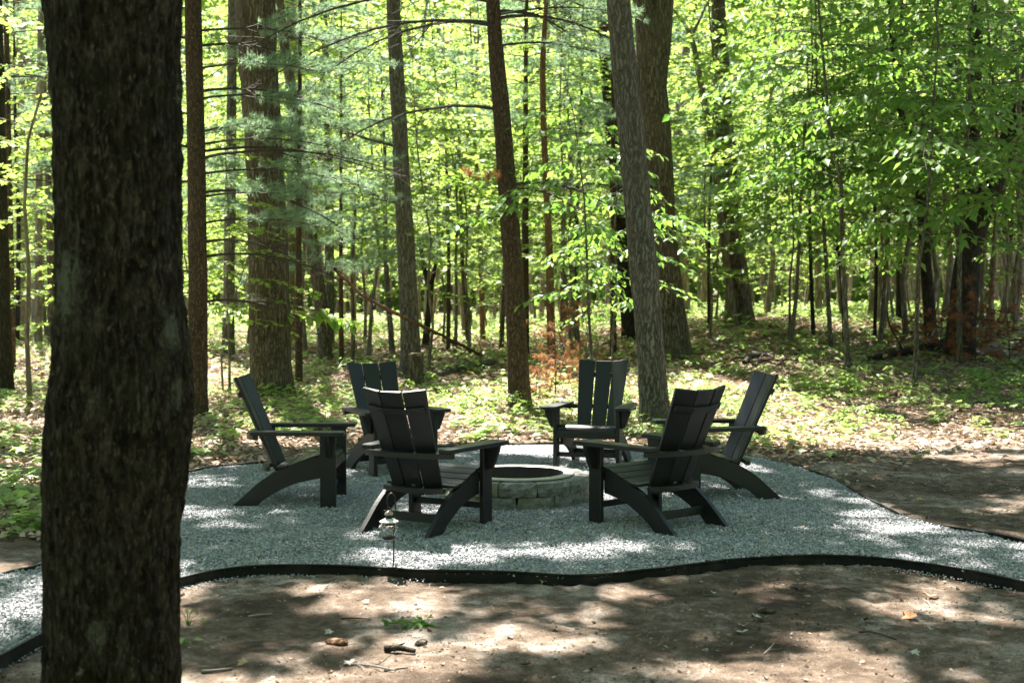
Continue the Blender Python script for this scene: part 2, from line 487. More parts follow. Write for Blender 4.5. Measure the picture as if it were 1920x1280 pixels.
# ------------------------------------------------------------------ gravel patio outline (world)
rear_px = [(-700, 1330), (-300, 1160), (0, 1073), (90, 1048), (210, 965), (345, 886), (480, 866), (640, 849), (800, 836), (1000, 829), (1180, 834), (1390, 851), (1540, 886), (1640, 940), (1700, 967), (1790, 986), (1920, 1012), (2300, 1090)]
front_px = [(-500, 1500), (-200, 1335), (0, 1228), (90, 1180), (210, 1125), (330, 1081), (450, 1059), (600, 1056), (800, 1064), (1000, 1075), (1100, 1075), (1250, 1061), (1400, 1042), (1550, 1036), (1700, 1047), (1920, 1087), (2300, 1180)]
EDGE_Z = 0.017
rear_line = crom([flat(x, y, EDGE_Z)[:2] for x, y in rear_px], 10)
front_line = crom([flat(x, y, EDGE_Z)[:2] for x, y in front_px], 10)
patio_poly = np.vstack([rear_line, front_line[::-1]])

def in_poly(x, y, poly):
    inside = np.zeros(len(x), dtype=bool)
    px, py = poly[:, 0], poly[:, 1]; j = len(poly) - 1
    for i in range(len(poly)):
        c = ((py[i] > y) != (py[j] > y)) & (x < (px[j] - px[i]) * (y - py[i]) / (py[j] - py[i] + 1e-12) + px[i])
        inside ^= c; j = i
    return inside

def dist_line(x, y, line):
    d = np.full(len(x), 1e9)
    for i in range(len(line) - 1):
        a, b = line[i], line[i + 1]; ab = b - a
        t = np.clip(((x - a[0]) * ab[0] + (y - a[1]) * ab[1]) / (ab @ ab + 1e-9), 0, 1)
        d = np.minimum(d, np.hypot(x - a[0] - ab[0] * t, y - a[1] - ab[1] * t))
    return d

# ------------------------------------------------------------------ ground
def graded(dense0, dense1, step, lo, hi, growth):
    c = list(np.arange(dense0, dense1, step)); s = step; v = c[-1]
    while v < hi: s = min(s * growth, 25); v += s; c.append(v)
    s = step; v = c[0]; pre = []
    while v > lo: s = min(s * growth, 25); v -= s; pre.append(v)
    return np.array(pre[::-1] + c)
gx = graded(-3.4, 4.6, .03, -300, 300, 1.10)
gy = graded(4.2, 8.2, .028, -60, 420, 1.055)
GX, GY = np.meshgrid(gx, gy)
Xf, Yf = GX.ravel(), GY.ravel()
inp = in_poly(Xf, Yf, patio_poly)
near = (Yf < 17) & (np.abs(Xf) < 9)
Z = gz(Xf, Yf)
lump = (fbm(Xf * 2.2, Yf * 2.2, 0, 21, 4) - .5) * .05 + (fbm(Xf * 13, Yf * 13, 0, 27, 3) - .5) * .026
Z = Z + np.where(near & ~inp, lump, 0)
Z[inp] -= 0.05
bound = 12.0 + 2.9 * sstep(1.6, 5.0, Xf) - 3.6 * sstep(-1.8, -3.6, Xf)
litmask = sstep(-1.6, 1.2, Yf - bound + (fbm(Xf * 1.3, Yf * 1.3, 0, 31, 4) - .5) * 3.0)
n0, n1 = GX.shape
i = np.arange(n0 - 1)[:, None] * n1; j = np.arange(n1 - 1)[None, :]
Q = np.stack([i + j, i + j + 1, i + n1 + j + 1, i + n1 + j], -1).reshape(-1, 4)
ground = ob('ground', mk('ground', np.stack([Xf, Yf, Z], -1), [Q], M['ground'], True, {'litter': litmask}))
tag(ground, 'bare sandy soil in front, brown leaf litter under the trees', kind='structure')

# gravel bed sheet
bm = bmesh.new()
vs = [bm.verts.new((p[0], p[1], -0.004)) for p in patio_poly]
es = [bm.edges.new((vs[k], vs[(k + 1) % len(vs)])) for k in range(len(vs))]
bmesh.ops.triangle_fill(bm, use_beauty=True, edges=es)
for f in bm.faces:
    if f.normal.z < 0: f.normal_flip()
patio = ob('gravel_patio', bm_mesh('gravel_patio', bm, M['gravel_base']))
tag(patio, 'curving bed of blue grey crushed stone round the fire pit', kind='structure')

# loose stones that make its surface
def octa(pos, size, tint):
    n = len(pos)
    base = np.array([(1, 0, 0), (-1, 0, 0), (0, 1, 0), (0, -1, 0), (0, 0, 1), (0, 0, -1)], float)
    J = base[None] * RNG.uniform(.55, 1.25, (n, 6, 1)) + RNG.normal(0, .22, (n, 6, 3))
    J *= size[:, None, None]; J[:, :, 2] *= .75
    a = RNG.uniform(0, 2 * pi, n); c, s = np.cos(a), np.sin(a)
    b = RNG.normal(0, .5, n); cb, sb = np.cos(b), np.sin(b)
    X = J[:, :, 0] * c[:, None] - J[:, :, 1] * s[:, None]; Y = J[:, :, 0] * s[:, None] + J[:, :, 1] * c[:, None]; Zz = J[:, :, 2]
    X, Zz = X * cb[:, None] - Zz * sb[:, None], X * sb[:, None] + Zz * cb[:, None]
    V = np.stack([X, Y, Zz], -1) + pos[:, None, :]
    T = np.array([(0, 2, 4), (2, 1, 4), (1, 3, 4), (3, 0, 4), (2, 0, 5), (1, 2, 5), (3, 1, 5), (0, 3, 5)])
    return V.reshape(-1, 3), (T[None] + (np.arange(n) * 6)[:, None, None]).reshape(-1, 3), np.repeat(tint, 6)
nst = 620000
sx, sy = RNG.uniform(-4.2, 5.6, nst), RNG.uniform(4.4, 12.8, nst)
keep = in_poly(sx, sy, patio_poly) & (RNG.random(nst) < np.clip(1.25 - (sy - 6) * .055, .5, 1)) & (np.abs(sx) < .42 * sy + .4)
sx, sy = sx[keep][:235000], sy[keep][:235000]
sz = .001 + (fbm(sx * 3, sy * 3, 0, 41, 3) - .5) * .03 + RNG.uniform(-.004, .006, len(sx))
ssz = RNG.gamma(5, .0058 / 5, len(sx)) + .0022
V, T, tt = octa(np.stack([sx, sy, sz], -1), ssz, np.clip(RNG.normal(.5, .24, len(sx)), 0, 1))
tag(ob('gravel', mk('gravel', V, [T], M['gravel'], False, {'tint': tt})), 'blue grey crushed stone chips covering the patio', 'gravel', kind='stuff')
# spilled along the outside of the front edge
k = RNG.integers(0, len(front_line) - 1, 2600); t = RNG.random(2600)[:, None]
sp = front_line[k] * (1 - t) + front_line[k + 1] * t
sp[:, 1] -= RNG.gamma(1.2, .075, 2600) + .015
dens = vnoise(sp[:, 0] * 1.6, sp[:, 1] * 0, 0, 3)
ok = RNG.random(2600) < sstep(.45, .85, dens) * .7
sp = sp[ok]
V, T, tt = octa(np.stack([sp[:, 0], sp[:, 1], gz(sp[:, 0], sp[:, 1]) + .004], -1), RNG.uniform(.003, .008, len(sp)), RNG.uniform(.35, .95, len(sp)))
tag(ob('spilled_gravel', mk('spilled_gravel', V, [T], M['gravel'], False, {'tint': tt})), 'pale stone chips spilled on the soil outside the edging', 'gravel', kind='stuff')

# edging strips
def edging(line, label, z0, joints):
    root = empty('lawn_edging', (float(line[0][0]), float(line[0][1]), 0), 0, label, 'edging', 'black edging round the gravel')
    o = np.array([line[0][0], line[0][1]])
    cuts = [0] + joints + [len(line) - 1]
    for a, b in zip(cuts[:-1], cuts[1:]):
        L = line[a:b + 1] - o
        Tn = np.gradient(L, axis=0); Tn /= np.linalg.norm(Tn, axis=1)[:, None]
        Nn = np.stack([-Tn[:, 1], Tn[:, 0]], -1)
        prof = [(-.004, z0), (.004, z0), (.004, EDGE_Z - .016), (.009, EDGE_Z - .010), (.009, EDGE_Z), (-.009, EDGE_Z), (-.009, EDGE_Z - .010), (-.004, EDGE_Z - .016)]
        wob = (vnoise(line[a:b + 1, 0] * 1.7, line[a:b + 1, 1] * 1.7, 0, 9) - .5) * .022
        V = np.concatenate([np.stack([L[:, 0] + Nn[:, 0] * u, L[:, 1] + Nn[:, 1] * u, np.full(len(L), w) + wob], -1)[:, None] for u, w in prof], 1)
        n, m_ = len(L), len(prof)
        ii = np.arange(n - 1)[:, None] * m_; jj = np.arange(m_)[None]; j2 = (jj + 1) % m_
        Qq = np.stack([ii + jj, ii + j2, ii + m_ + j2, ii + m_ + jj], -1).reshape(-1, 4)
        ob('edging_strip', mk('edging_strip', V.reshape(-1, 3), [Qq], M['edging'], False), root)
    for cidx in joints:
        p = line[cidx] - o; tg = line[cidx + 1] - line[cidx - 1]
        ob('joint_sleeve', boxm('joint_sleeve', -.055, .055, -.0075, .0075, z0 + .02, EDGE_Z - .012, M['edging'], .002), root, (p[0], p[1], 0), (0, 0, math.atan2(tg[1], tg[0])))
    return root
edging(front_line, 'black plastic edging standing proud along the front of the gravel', -.20, [68, 112])
edging(rear_line, 'thin black edging line curving behind the chairs', -.12, [62, 118])

# ------------------------------------------------------------------ fire pit
pc = flat(970, 890, .19); PITX, PITY = pc[0], 9.93
pit = empty('fire_pit', (PITX, PITY, 0), 0, 'round fire pit of two courses of rough grey stone blocks', 'fire pit')
def block(r0, r1, half, z0, z1, seed, chamf):
    """tapered retaining-wall block facing +X with a rough split face"""
    nu, nz = 7, 4
    h1, h0 = half, half * (r0 / r1) * .90
    xs = np.linspace(-1, 1, nu); zs = np.linspace(z0, z1, nz)
    V, T = [], []
    rr = np.random.default_rng(seed)
    for zi, zz in enumerate(zs):
        for ui, u in enumerate(xs):
            edge = max(abs(u) ** 6, abs((zz - z0) / (z1 - z0) * 2 - 1) ** 8)
            bul = .014 * (1 - edge) + rr.normal(0, .0075)
            y = u * h1 * (1 - .035 * (abs((zz - z0) / (z1 - z0) * 2 - 1) ** 6)) + rr.normal(0, .002)
            x = math.sqrt(max(r1 * r1 - (u * h1) ** 2, .01)) + bul - (chamf * .0)
            V.append((x, y, zz + rr.normal(0, .0025)))
    Qs = [(a * nu + b, a * nu + b + 1, (a + 1) * nu + b + 1, (a + 1) * nu + b) for a in range(nz - 1) for b in range(nu - 1)]
    b0 = len(V); V += [(r0, -h0, z0), (r0, h0, z0), (r0, -h0, z1), (r0, h0, z1)]
    bl, br, tl, tr = b0, b0 + 1, b0 + 2, b0 + 3
    top = [(nz - 1) * nu + b for b in range(nu)]; bot = list(range(nu))
    bm = bmesh.new(); vv = [bm.verts.new(v) for v in V]
    for q in Qs: bm.faces.new([vv[k] for k in q])
    bm.faces.new([vv[k] for k in reversed(bot)] [::-1] + [vv[br], vv[bl]])
    bm.faces.new([vv[k] for k in top] + [vv[tr], vv[tl]])
    bm.faces.new([vv[bl], vv[br], vv[tr], vv[tl]])
    bm.faces.new([vv[a * nu] for a in range(nz)] + [vv[tl], vv[bl]])
    bm.faces.new([vv[a * nu + nu - 1] for a in range(nz)] + [vv[tr], vv[br]])
    return bm_mesh('stone_block', bm, M['stone'], 0)
NB = 12
blk = [[block(.415, .555, .142, z0, z1, 50 + 9 * c + v, 1) for v in range(4)] for c, (z0, z1) in enumerate(((-.035, .088), (.092, .192)))]
for c in range(2):
    for k in range(NB):
        a = -pi / 2 + (k + (.5 if c == 0 else 0.0)) * 2 * pi / NB + random.uniform(-.008, .008)
        b = ob('stone_block', blk[c][(k * 3 + c) % 4], pit, (random.uniform(-.004, .004), random.uniform(-.004, .004), 0), (0, 0, a))
ob('rim', lathe([(.36, .10), (.362, .206), (.368, .210), (.44, .210), (.445, .204), (.445, .198), (.43, .196)], 64, M['rim'], 'rim', False), pit)
ob('fire_bowl', lathe([(.3595, .2045), (.3585, .195), (.357, -.03), (.001, -.03)], 48, M['soot'], 'fire_bowl', False), pit)
g = Geo()
for k in range(16):
    a, r = random.uniform(0, 2 * pi), random.uniform(.02, .28)
    p = np.array([r * cos(a), r * sin(a), -.01 + random.uniform(0, .03)]); b = random.uniform(0, pi)
    dv = np.array([cos(b), sin(b), .05]) * random.uniform(.05, .11)
    g.tube([p - dv, p + dv], random.uniform(.012, .025), 6)
o = ob('ash_bed', g.mesh('ash_bed', M['ash']), pit); tag(o, kind='stuff')

# ------------------------------------------------------------------ chairs
def bez(p, n=6): return [tuple(v) for v in crom(p, n)]
CH = M['chair']
str_top = [(-.372, 0), (-.265, .094), (-.165, .182), (-.04, .262), (.08, .303), (.20, .345), (.30, .374)]
str_bot = [(.30, .215), (.24, .205), (.10, .172), (-.02, .117), (-.12, .058), (-.185, 0)]
prof = bez(str_top, 4) + [(.30, .374)] + bez(str_bot, 4)[0:]
prof = [p for q, p in enumerate(prof) if q == 0 or p != prof[q - 1]]
PARTS = []
def part(name, me, loc=(0, 0, 0), rot=(0, 0, 0)): PARTS.append((name, me, loc, rot))
for s in (-1, 1):
    a, b = sorted((s * .240, s * .274))
    part('rear_leg', prism('rear_leg', prof, a, b, 'x', CH, .003))
    a, b = sorted((s * .2745, s * .310))
    part('front_leg', boxm('front_leg', a, b, .300, .418, 0, .543, CH, .004))
    arm = [(s * .262, -.215), (s * .345, -.215), (s * .36, -.19), (s * .420, .40), (s * .416, .47), (s * .40, .49), (s * .285, .49), (s * .270, .47), (s * .262, .30)]
    if s > 0: arm = arm[::-1]
    part('armrest', prism('armrest', arm, .5435, .572, 'z', CH, .004))
    br = [(s * .3105, .543), (s * .405, .543), (s * .398, .51), (s * .350, .385), (s * .325, .378), (s * .3105, .378)]
    bm = bmesh.new()
    A = [bm.verts.new((x, .345, z)) for x, z in br]; B = [bm.verts.new((x, .378, z)) for x, z in br]
    bm.faces.new(A); bm.faces.new(B[::-1])
    for q in range(6): bm.faces.new([A[q], B[q], B[(q + 1) % 6], A[(q + 1) % 6]])
    part('arm_bracket', bm_mesh('arm_bracket', bm, CH, .003))
# seat slats along the curve of the rails
seat_c = crom([(-.03, .292), (.06, .300), (.16, .334), (.25, .366), (.33, .385), (.385, .372), (.408, .335), (.412, .265)], 12)
seg = np.concatenate([[0], np.cumsum(np.linalg.norm(np.diff(seat_c, axis=0), axis=1))])
def seat_at(u): return np.array([np.interp(u, seg, seat_c[:, 0]), np.interp(u, seg, seat_c[:, 1])])
wid = seg[-1] / 7
for q in range(7):
    u0, u1 = q * wid + .003, (q + 1) * wid - .003
    us = np.linspace(u0, u1, 4); top = [seat_at(u) for u in us]; bot = []
    for u in us:
        p0, p1 = seat_at(max(u - .004, 0)), seat_at(min(u + .004, seg[-1])); tg = (p1 - p0) / np.linalg.norm(p1 - p0)
        bot.append(seat_at(u) + np.array([tg[1], -tg[0]]) * .018)
    hw = .272 if q < 5 else .2735
    up = np.array([0, .0145])
    pr = [tuple(p + up) for p in top] + [tuple(p + up) for p in bot[::-1]]
    part('seat_slat', prism('seat_slat', pr, -hw if q < 4 else -.2730, hw if q < 4 else .2730, 'x', CH, .0025))
# back: three tapered slats, the outer two turned forward
B0, B1 = np.array([-.060, .245]), np.array([-.372, .955])
bl = np.linalg.norm(B1 - B0); bt = (B1 - B0) / bl; bn = np.array([bt[1], -bt[0]])     # bn points to the front
def backpt(u, v, w):
    """u across, v up the slat, w forward of the middle slat's front face"""
    p = B0 + bt * v + bn * w
    return (u, p[0], p[1])
TH, ANG = .022, radians(17)
def slat(kind):
    bm = bmesh.new(); w0, w1, gp = .062, .080, .0042
    rings = []
    for v, hw in ((0, w0), (bl, w1)):
        if kind == 0: c = [(-hw, 0), (hw, 0), (hw, -TH), (-hw, -TH)]
        else:
            s = kind; a = hw + gp * 2; ow = hw * 2.0
            x0, x1 = a, a + ow * cos(ANG); f0, f1 = 0.001, ow * sin(ANG)
            nx, nf = sin(ANG) * TH, -cos(ANG) * TH
            c = [(s * x0, f0), (s * x1, f1), (s * (x1 + nx), f1 + nf), (s * (x0 + nx), f0 + nf)]
        rings.append([backpt(x, v, w) for x, w in c])
    box8(bm, rings[0] + rings[1])
    return bm_mesh('back_slat', bm, CH, .003)
for kind in (-1, 0, 1): part('back_slat', slat(kind))
# upper batten behind the slats, three facets
def batten(v0, v1, ext, off, th):
    f = (v0 / bl); hw = .062 + .018 * f
    us = []
    x1 = hw + .0084; ow = hw * 2 * ext
    pts = [(-x1 - ow * cos(ANG), ow * sin(ANG)), (-x1, 0), (x1, 0), (x1 + ow * cos(ANG), ow * sin(ANG))]
    bm = bmesh.new(); rg = []
    for (u, w) in pts:
        rg.append([bm.verts.new(backpt(u, v, w - TH - off - t)) for v, t in ((v0, 0), (v1, 0), (v1, th), (v0, th))])
    bm.faces.new(rg[0]); bm.faces.new(rg[-1][::-1])
    for a, b in zip(rg[:-1], rg[1:]):
        for q in range(4): bm.faces.new([a[q], b[q], b[(q + 1) % 4], a[(q + 1) % 4]])
    return bm_mesh('back_batten', bm, CH, .002)
part('back_batten', batten(bl * .80, bl * .80 + .042, .93, .002, .020))
# curved rails: at arm height and at the foot of the back
def crail(name, hw, y_end, y_mid, dep, z0, z1):
    n = 12; out, inn = [], []
    for q in range(n + 1):
        u = -1 + 2 * q / n
        y = y_mid + (y_end - y_mid) * u * u
        out.append((u * hw, y - dep * (1 - .45 * u ** 4))); inn.append((u * hw, y))
    return prism(name, out + inn[::-1], z0, z1, 'z', CH, .003)
part('arm_rail', crail('arm_rail', .350, -.150, -.214, .075, .508, .5430))
part('lower_rail', crail('lower_rail', .239, -.085, -.122, .055, .262, .296))
part('stretcher', boxm('stretcher', -.2395, .2395, -.165, -.142, .072, .128, CH, .003))
part('stretcher', boxm('stretcher', -.274, .274, .340, .364, .105, .148, CH, .003))
badge = lathe([(.0, .0022), (.016, .002), (.018, .0)], 20, M['twig_grey'], 'maker_badge')
for v in badge.vertices: v.co.y *= .5
part('maker_badge', badge, backpt(0, .075, -TH - .001), (radians(90) + math.atan2(-bt[0], bt[1]), 0, 0))

chairs = [
    # name of the place: (x, y), the direction it faces, label
    ((-1.73, 9.80), (1.0, 0.0), 'black slatted garden chair in profile left of the fire pit, facing right'),
    ((-1.14, 11.62), (.50, -.87), 'black slatted garden chair half hidden behind the front left one, facing the camera'),
    ((-0.61, 8.66), (.48, .88), 'black slatted garden chair seen from behind, beside the little hanging lantern'),
    ((0.79, 12.02), (-.28, -.96), 'black slatted garden chair facing the camera straight behind the fire pit'),
    ((1.04, 8.77), (-.64, .77), 'black slatted garden chair seen from behind, right of the fire pit stones'),
    ((1.69, 10.12), (-.985, -.17), 'black slatted garden chair in profile at the right rim, back leaning right'),
]
for (x, y), (fx, fy), lab in chairs:
    rz = math.atan2(fy, fx) - pi / 2
    r = empty('garden_chair', (x, y, .0), rz, lab, 'chair', 'black garden chairs round the fire pit')
    for nm, me, loc, rot in PARTS: ob(nm, me, r, loc, rot)

# ------------------------------------------------------------------ shepherd hook and lantern
hb = flat(737, 1060, 0)
hook = empty('shepherd_hook', tuple(hb), 0, 'thin dark iron hook stake standing by the front edging', 'hook')
pts = [(0, 0, -.12), (.004, 0, .10), (.012, .0, .30), (.014, 0, .36), (.010, -.002, .405), (-.004, -.006, .425), (-.02, -.01, .418), (-.030, -.012, .395), (-.031, -.012, .365), (-.026, -.012, .345), (-.018, -.012, .338), (-.012, -.012, .346)]
v, q = tube_arr(crom(pts, 6), .0042, 8)
ob('rod', mk('rod', v, [q], M['iron'], True), hook)
lan = empty('lantern', (hb[0] - .022, hb[1] - .012, .160), 0, 'small hanging lantern with a round clear glass and wide metal brim', 'lantern')
ob('hanger', mk('hanger', *[(lambda a: (a[0], [a[1]]))(tube_arr(np.array([(.014 * cos(t), 0, .165 + .016 * sin(t)) for t in np.linspace(-.4, pi + .4, 12)]), .0018, 6))][0], M['iron'], True), lan)
ob('cap', lathe([(.0, .166), (.010, .164), (.020, .157), (.026, .146), (.027, .141), (.020, .140)], 24, M['bronze'], 'cap'), lan)
ob('collar', lathe([(.020, .1405), (.021, .139), (.021, .118), (.024, .116)], 20, M['iron'], 'collar'), lan)
ob('brim', lathe([(.0, .120), (.024, .119), (.040, .111), (.055, .103), (.055, .100), (.036, .104), (.0, .110)], 32, M['white_metal'], 'brim'), lan)
ob('glass_globe', lathe([(.030, .104), (.036, .098), (.046, .080), (.0485, .064), (.045, .048), (.037, .032), (.031, .020), (.028, .014)], 28, M['glass'], 'glass_globe'), lan)
ob('base_plate', lathe([(.0, .016), (.034, .015), (.040, .008), (.036, .0), (.0, -.002)], 24, M['iron'], 'base_plate'), lan)
for kk in range(4):
    a = kk * pi / 2 + .75
    v, q = tube_arr(np.array([((r + .004) * cos(a), (r + .004) * sin(a), z) for r, z in ((.034, .103), (.048, .080), (.051, .064), (.047, .047), (.038, .030), (.034, .012))]), .0014, 5)
    ob('guard_wire', mk('guard_wire', v, [q], M['iron'], True), lan)
t = np.linspace(0, 2 * pi, 25)
v, q = tube_arr(np.stack([.0535 * np.cos(t), .0535 * np.sin(t), .064 + 0 * t], -1), .0016, 5)
ob('guard_ring', mk('guard_ring', v, [q], M['bronze'], True), lan)

# ------------------------------------------------------------------ trunks
def trunk_geo(P, R, segs, ring, flare=.35, amp=.012, freq=14, zf=1.6, seed=0, lob=5):
    """P polyline (local, base first), R radii; returns vertices and quads with bark ridges and a root flare"""
    P = np.asarray(P, float); R = np.asarray(R, float)
    s = np.concatenate([[0], np.cumsum(np.linalg.norm(np.diff(P, axis=0), axis=1))])
    u = np.linspace(0, 1, ring) ** 1.5 * s[-1]
    Pc = crom(P, 14); sc = np.concatenate([[0], np.cumsum(np.linalg.norm(np.diff(Pc, axis=0), axis=1))])
    C = np.stack([np.interp(u, sc / sc[-1] * s[-1], Pc[:, k]) for k in range(3)], -1)
    r = np.interp(u, s, R)
    a = np.arange(segs) * 2 * pi / segs
    ca, sa = np.cos(a)[None], np.sin(a)[None]
    zz = C[:, 2][:, None]
    fl = flare * np.exp(-np.maximum(u, 0) / .30)[:, None] * (1 + .45 * np.cos(lob * a + seed)[None] + .25 * np.cos((lob - 2) * a + 2 * seed)[None])
    und = (vnoise(ca * 1.2 + 10, sa * 1.2, zz * .8, seed) - .5) * .22
    ridge = 1 - np.abs(2 * vnoise(ca * r[:, None] * freq + 50, sa * r[:, None] * freq + 50, zz * zf, seed + 1) - 1)
    ridge2 = vnoise(ca * r[:, None] * freq * 2.6 + 50, sa * r[:, None] * freq * 2.6 + 50, zz * zf * 2.6, seed + 2)
    rr = r[:, None] * (1 + fl + und * .5) - amp * ridge * 1.2 + amp * .6 * (ridge2 - .5)
    V = np.stack([C[:, 0][:, None] + rr * ca, C[:, 1][:, None] + rr * sa, zz * np.ones_like(rr)], -1).reshape(-1, 3)
    i = np.arange(ring - 1)[:, None] * segs; j = np.arange(segs)[None]; j2 = (j + 1) % segs
    return V, np.stack([i + j, i + j2, i + segs + j2, i + segs + j], -1).reshape(-1, 4)

def limb(p, d, L, r0, rng, n=6, curve=.25, up=.15):
    """a gently wandering limb"""
    pts = [np.array(p, float)]; d = np.array(d, float); d /= np.linalg.norm(d)
    for k in range(n):
        d = d + rng.normal(0, curve / n * 1.6, 3) + np.array([0, 0, up / n]); d /= np.linalg.norm(d)
        pts.append(pts[-1] + d * L / n)
    return np.array(pts), np.linspace(r0, r0 * .25, n + 1)

CANOPY = []     # (root, x, y, crown base z, crown top z) of the tall trees, filled below; their crowns are grown later
def tall_tree(name, label, cat, pix, widths, mat, depth=None, H=19.0, seed=0, segs=48, ring=150, flare=.30, amp=.012, freq=14, group=None, zf=1.6, canopy=True, forkpx=None):
    """trunk through picture points (base first) at the depth of its base, carried on to its full height"""
    base = on_ground(*pix[0]) if depth is None else np.array([at_depth(pix[0][0], pix[0][1], depth)[0], depth, 0.0])
    base[2] = float(gz(base[0], base[1]))
    d = base[1]
    pts = [at_depth(x, y, d) for x, y in pix]; pts[0] = base.copy()
    R = [w / 2 * d / FPX for w in widths]
    top = pts[-1]; dirv = (pts[-1] - pts[-2]); dirv /= np.linalg.norm(dirv); dirv = dirv * .6 + np.array([0, 0, .4])
    P = [pts[0] - np.array([0, 0, .25])] + pts; RR = [R[0]] + R
    if top[2] < H:
        for k in (1, 2, 3):
            t = k / 3; P.append(top + dirv * (H - top[2]) * t); RR.append(R[-1] * (1 - .8 * t))
    P = np.array(P) - base
    root = empty(name, tuple(base), 0, label, cat, group)
    V, Q = trunk_geo(P, RR, segs, ring, flare, amp, freq, zf, seed)
    ob('trunk', mk('trunk', V, [Q], mat, True), root)
    if canopy: CANOPY.append([root, P + base, H, mat, seed])
    root['_d'] = float(d)
    return root, base, P + base, RR

def dead_branch(root, base, P, z, az, L, r, rng, mat, droop=.25, sub=6, n=10):
    """a bare drooping branch with its side twigs, one mesh"""
    c = np.array([np.interp(z, P[:, 2], P[:, 0]), np.interp(z, P[:, 2], P[:, 1]), z])
    dh = np.array([cos(az), sin(az), 0.0]); t = np.linspace(0, 1, n)
    w = np.cumsum(rng.normal(0, .012 * L, n)); side = np.array([-sin(az), cos(az), 0])
    pts = c[None] + dh[None] * (L * t)[:, None] + np.array([0, 0, 1.0])[None] * (L * (.22 * t - (.22 + droop) * t * t))[:, None] + side[None] * w[:, None]
    g = Geo(); g.tube(pts - base, r * (1 - .82 * t), 6)
    for k in range(sub):
        u = rng.uniform(.25, .95); p = pts[int(u * (n - 1))]
        dd = dh * rng.uniform(.4, 1) + side * rng.uniform(-.9, .9) + np.array([0, 0, rng.uniform(-.55, .25)])
        q, rr = limb(p, dd, L * rng.uniform(.18, .5) * (1.1 - u * .6), r * .38 * (1.1 - u * .6), rng, 5, .6, -.1)
        g.tube(q - base, rr, 4)
        for m_ in range(3):
            q2, r2 = limb(q[rng.integers(1, 4)], dd + rng.normal(0, .6, 3), L * .12, r * .14, rng, 3, .5, -.1)
            g.tube(q2 - base, r2, 3)
    return ob('branch', g.mesh('branch', mat), root)

# 1: the big trunk close to the camera, in shade
D1 = 4.45
near_px = [(211, 1420, 262), (210, 1280, 248), (210, 1100, 244), (211, 1000, 248), (216, 930, 254), (220, 850, 262), (225, 760, 262), (230, 700, 252), (229, 640, 244), (226, 560, 230), (224, 480, 226), (224, 400, 226), (222, 250, 232), (214, 130, 236), (210, 0, 250), (208, -150, 256)]
pts = [at_depth(x, y, D1) for x, y, w in near_px]; Rn = [w / 2 * D1 / FPX for _, _, w in near_px]
base1 = np.array([pts[0][0], D1, float(gz(pts[0][0], D1))])
P1 = np.array(pts) - base1; P1[0][2] = -.1
up3 = [P1[-1] + np.array([-.05 * k, .03 * k, 5.2 * k / 1.0]) for k in (1, 2, 3)]
P1 = np.vstack([P1, up3]); Rn += [Rn[-1] * .85, Rn[-1] * .55, Rn[-1] * .15]
near_tree = empty('tree', tuple(base1), 0, 'big dark trunk close to the camera, rough bark with pale lichen', 'tree')
def near_trunk():
    segs, ring = 200, 520
    z = np.concatenate([np.linspace(-.1, 3.0, 460), np.linspace(3.05, P1[-1][2], 60)])
    C = np.stack([np.interp(z, P1[:, 2], P1[:, k]) for k in (0, 1)], -1); r = np.interp(z, P1[:, 2], Rn)
    ker = np.ones(9) / 9
    for arr in (C[:, 0], C[:, 1], r):
        sm = np.convolve(np.pad(arr, 4, mode='edge'), ker, 'valid'); arr[:] = sm
    a = np.arange(segs) * 2 * pi / segs; ca, sa = np.cos(a)[None], np.sin(a)[None]; zz = z[:, None]; rr = r[:, None]
    n1 = vnoise(ca * rr * 34 + 20, sa * rr * 34 + 20, zz * 7.5, 71); n2 = vnoise(ca * rr * 75 + 20, sa * rr * 75 + 20, zz * 22, 72)
    big = fbm(ca * 1.6 + 9, sa * 1.6 + 9, zz * 1.7, 73, 3) - .5
    n3 = vnoise(ca * rr * 150 + 20, sa * rr * 150 + 20, zz * 60, 74)
    rad = rr * (1 + .10 * big) + .015 * (1 - np.abs(2 * n1 - 1)) - .009 + .010 * (n2 - .5) + .005 * (n3 - .5)
    V = np.stack([C[:, 0][:, None] + rad * ca, C[:, 1][:, None] + rad * sa, zz * np.ones_like(rad)], -1).reshape(-1, 3)
    i = np.arange(ring - 1)[:, None] * segs; j = np.arange(segs)[None]; j2 = (j + 1) % segs
    return mk('trunk', V, [np.stack([i + j, i + j2, i + segs + j2, i + segs + j], -1).reshape(-1, 4)], M['bark_near'], True)
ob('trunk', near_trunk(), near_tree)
CANOPY.append([near_tree, P1 + base1, 18.0, M['bark_near'], 1])

rb = np.random.default_rng(5)
left_edge = tall_tree('tree', 'dark trunk cut by the far left edge of the picture', 'tree', [(6, 738), (-2, 400), (-8, 0)], [40, 34, 26], M['bark_dark'], seed=2, amp=.010)
pine_l = tall_tree('pine_tree', 'slim straight pine with bare branch whorls, right beside the big near trunk', 'tree', [(370, 780), (371, 600), (370, 400), (362, 0)], [38, 37, 36, 33], M['bark_pine'], seed=3, amp=.007, freq=22, flare=.26)
oak_l = tall_tree('oak_tree', 'thick furrowed trunk with flared foot behind the left chair', 'tree', [(510, 738), (507, 640), (500, 400), (490, 200), (478, 0)], [84, 80, 74, 74, 76], M['bark_oak'], seed=4, segs=72, ring=220, amp=.020, freq=13, flare=.28)
mid_l = tall_tree('tree', 'grey trunk left of centre rising straight behind the cut stump', 'tree', [(771, 708), (768, 600), (757, 400), (747, 200), (737, 0)], [40, 37, 34, 30, 27], M['bark_grey'], seed=5, amp=.010, flare=.42)
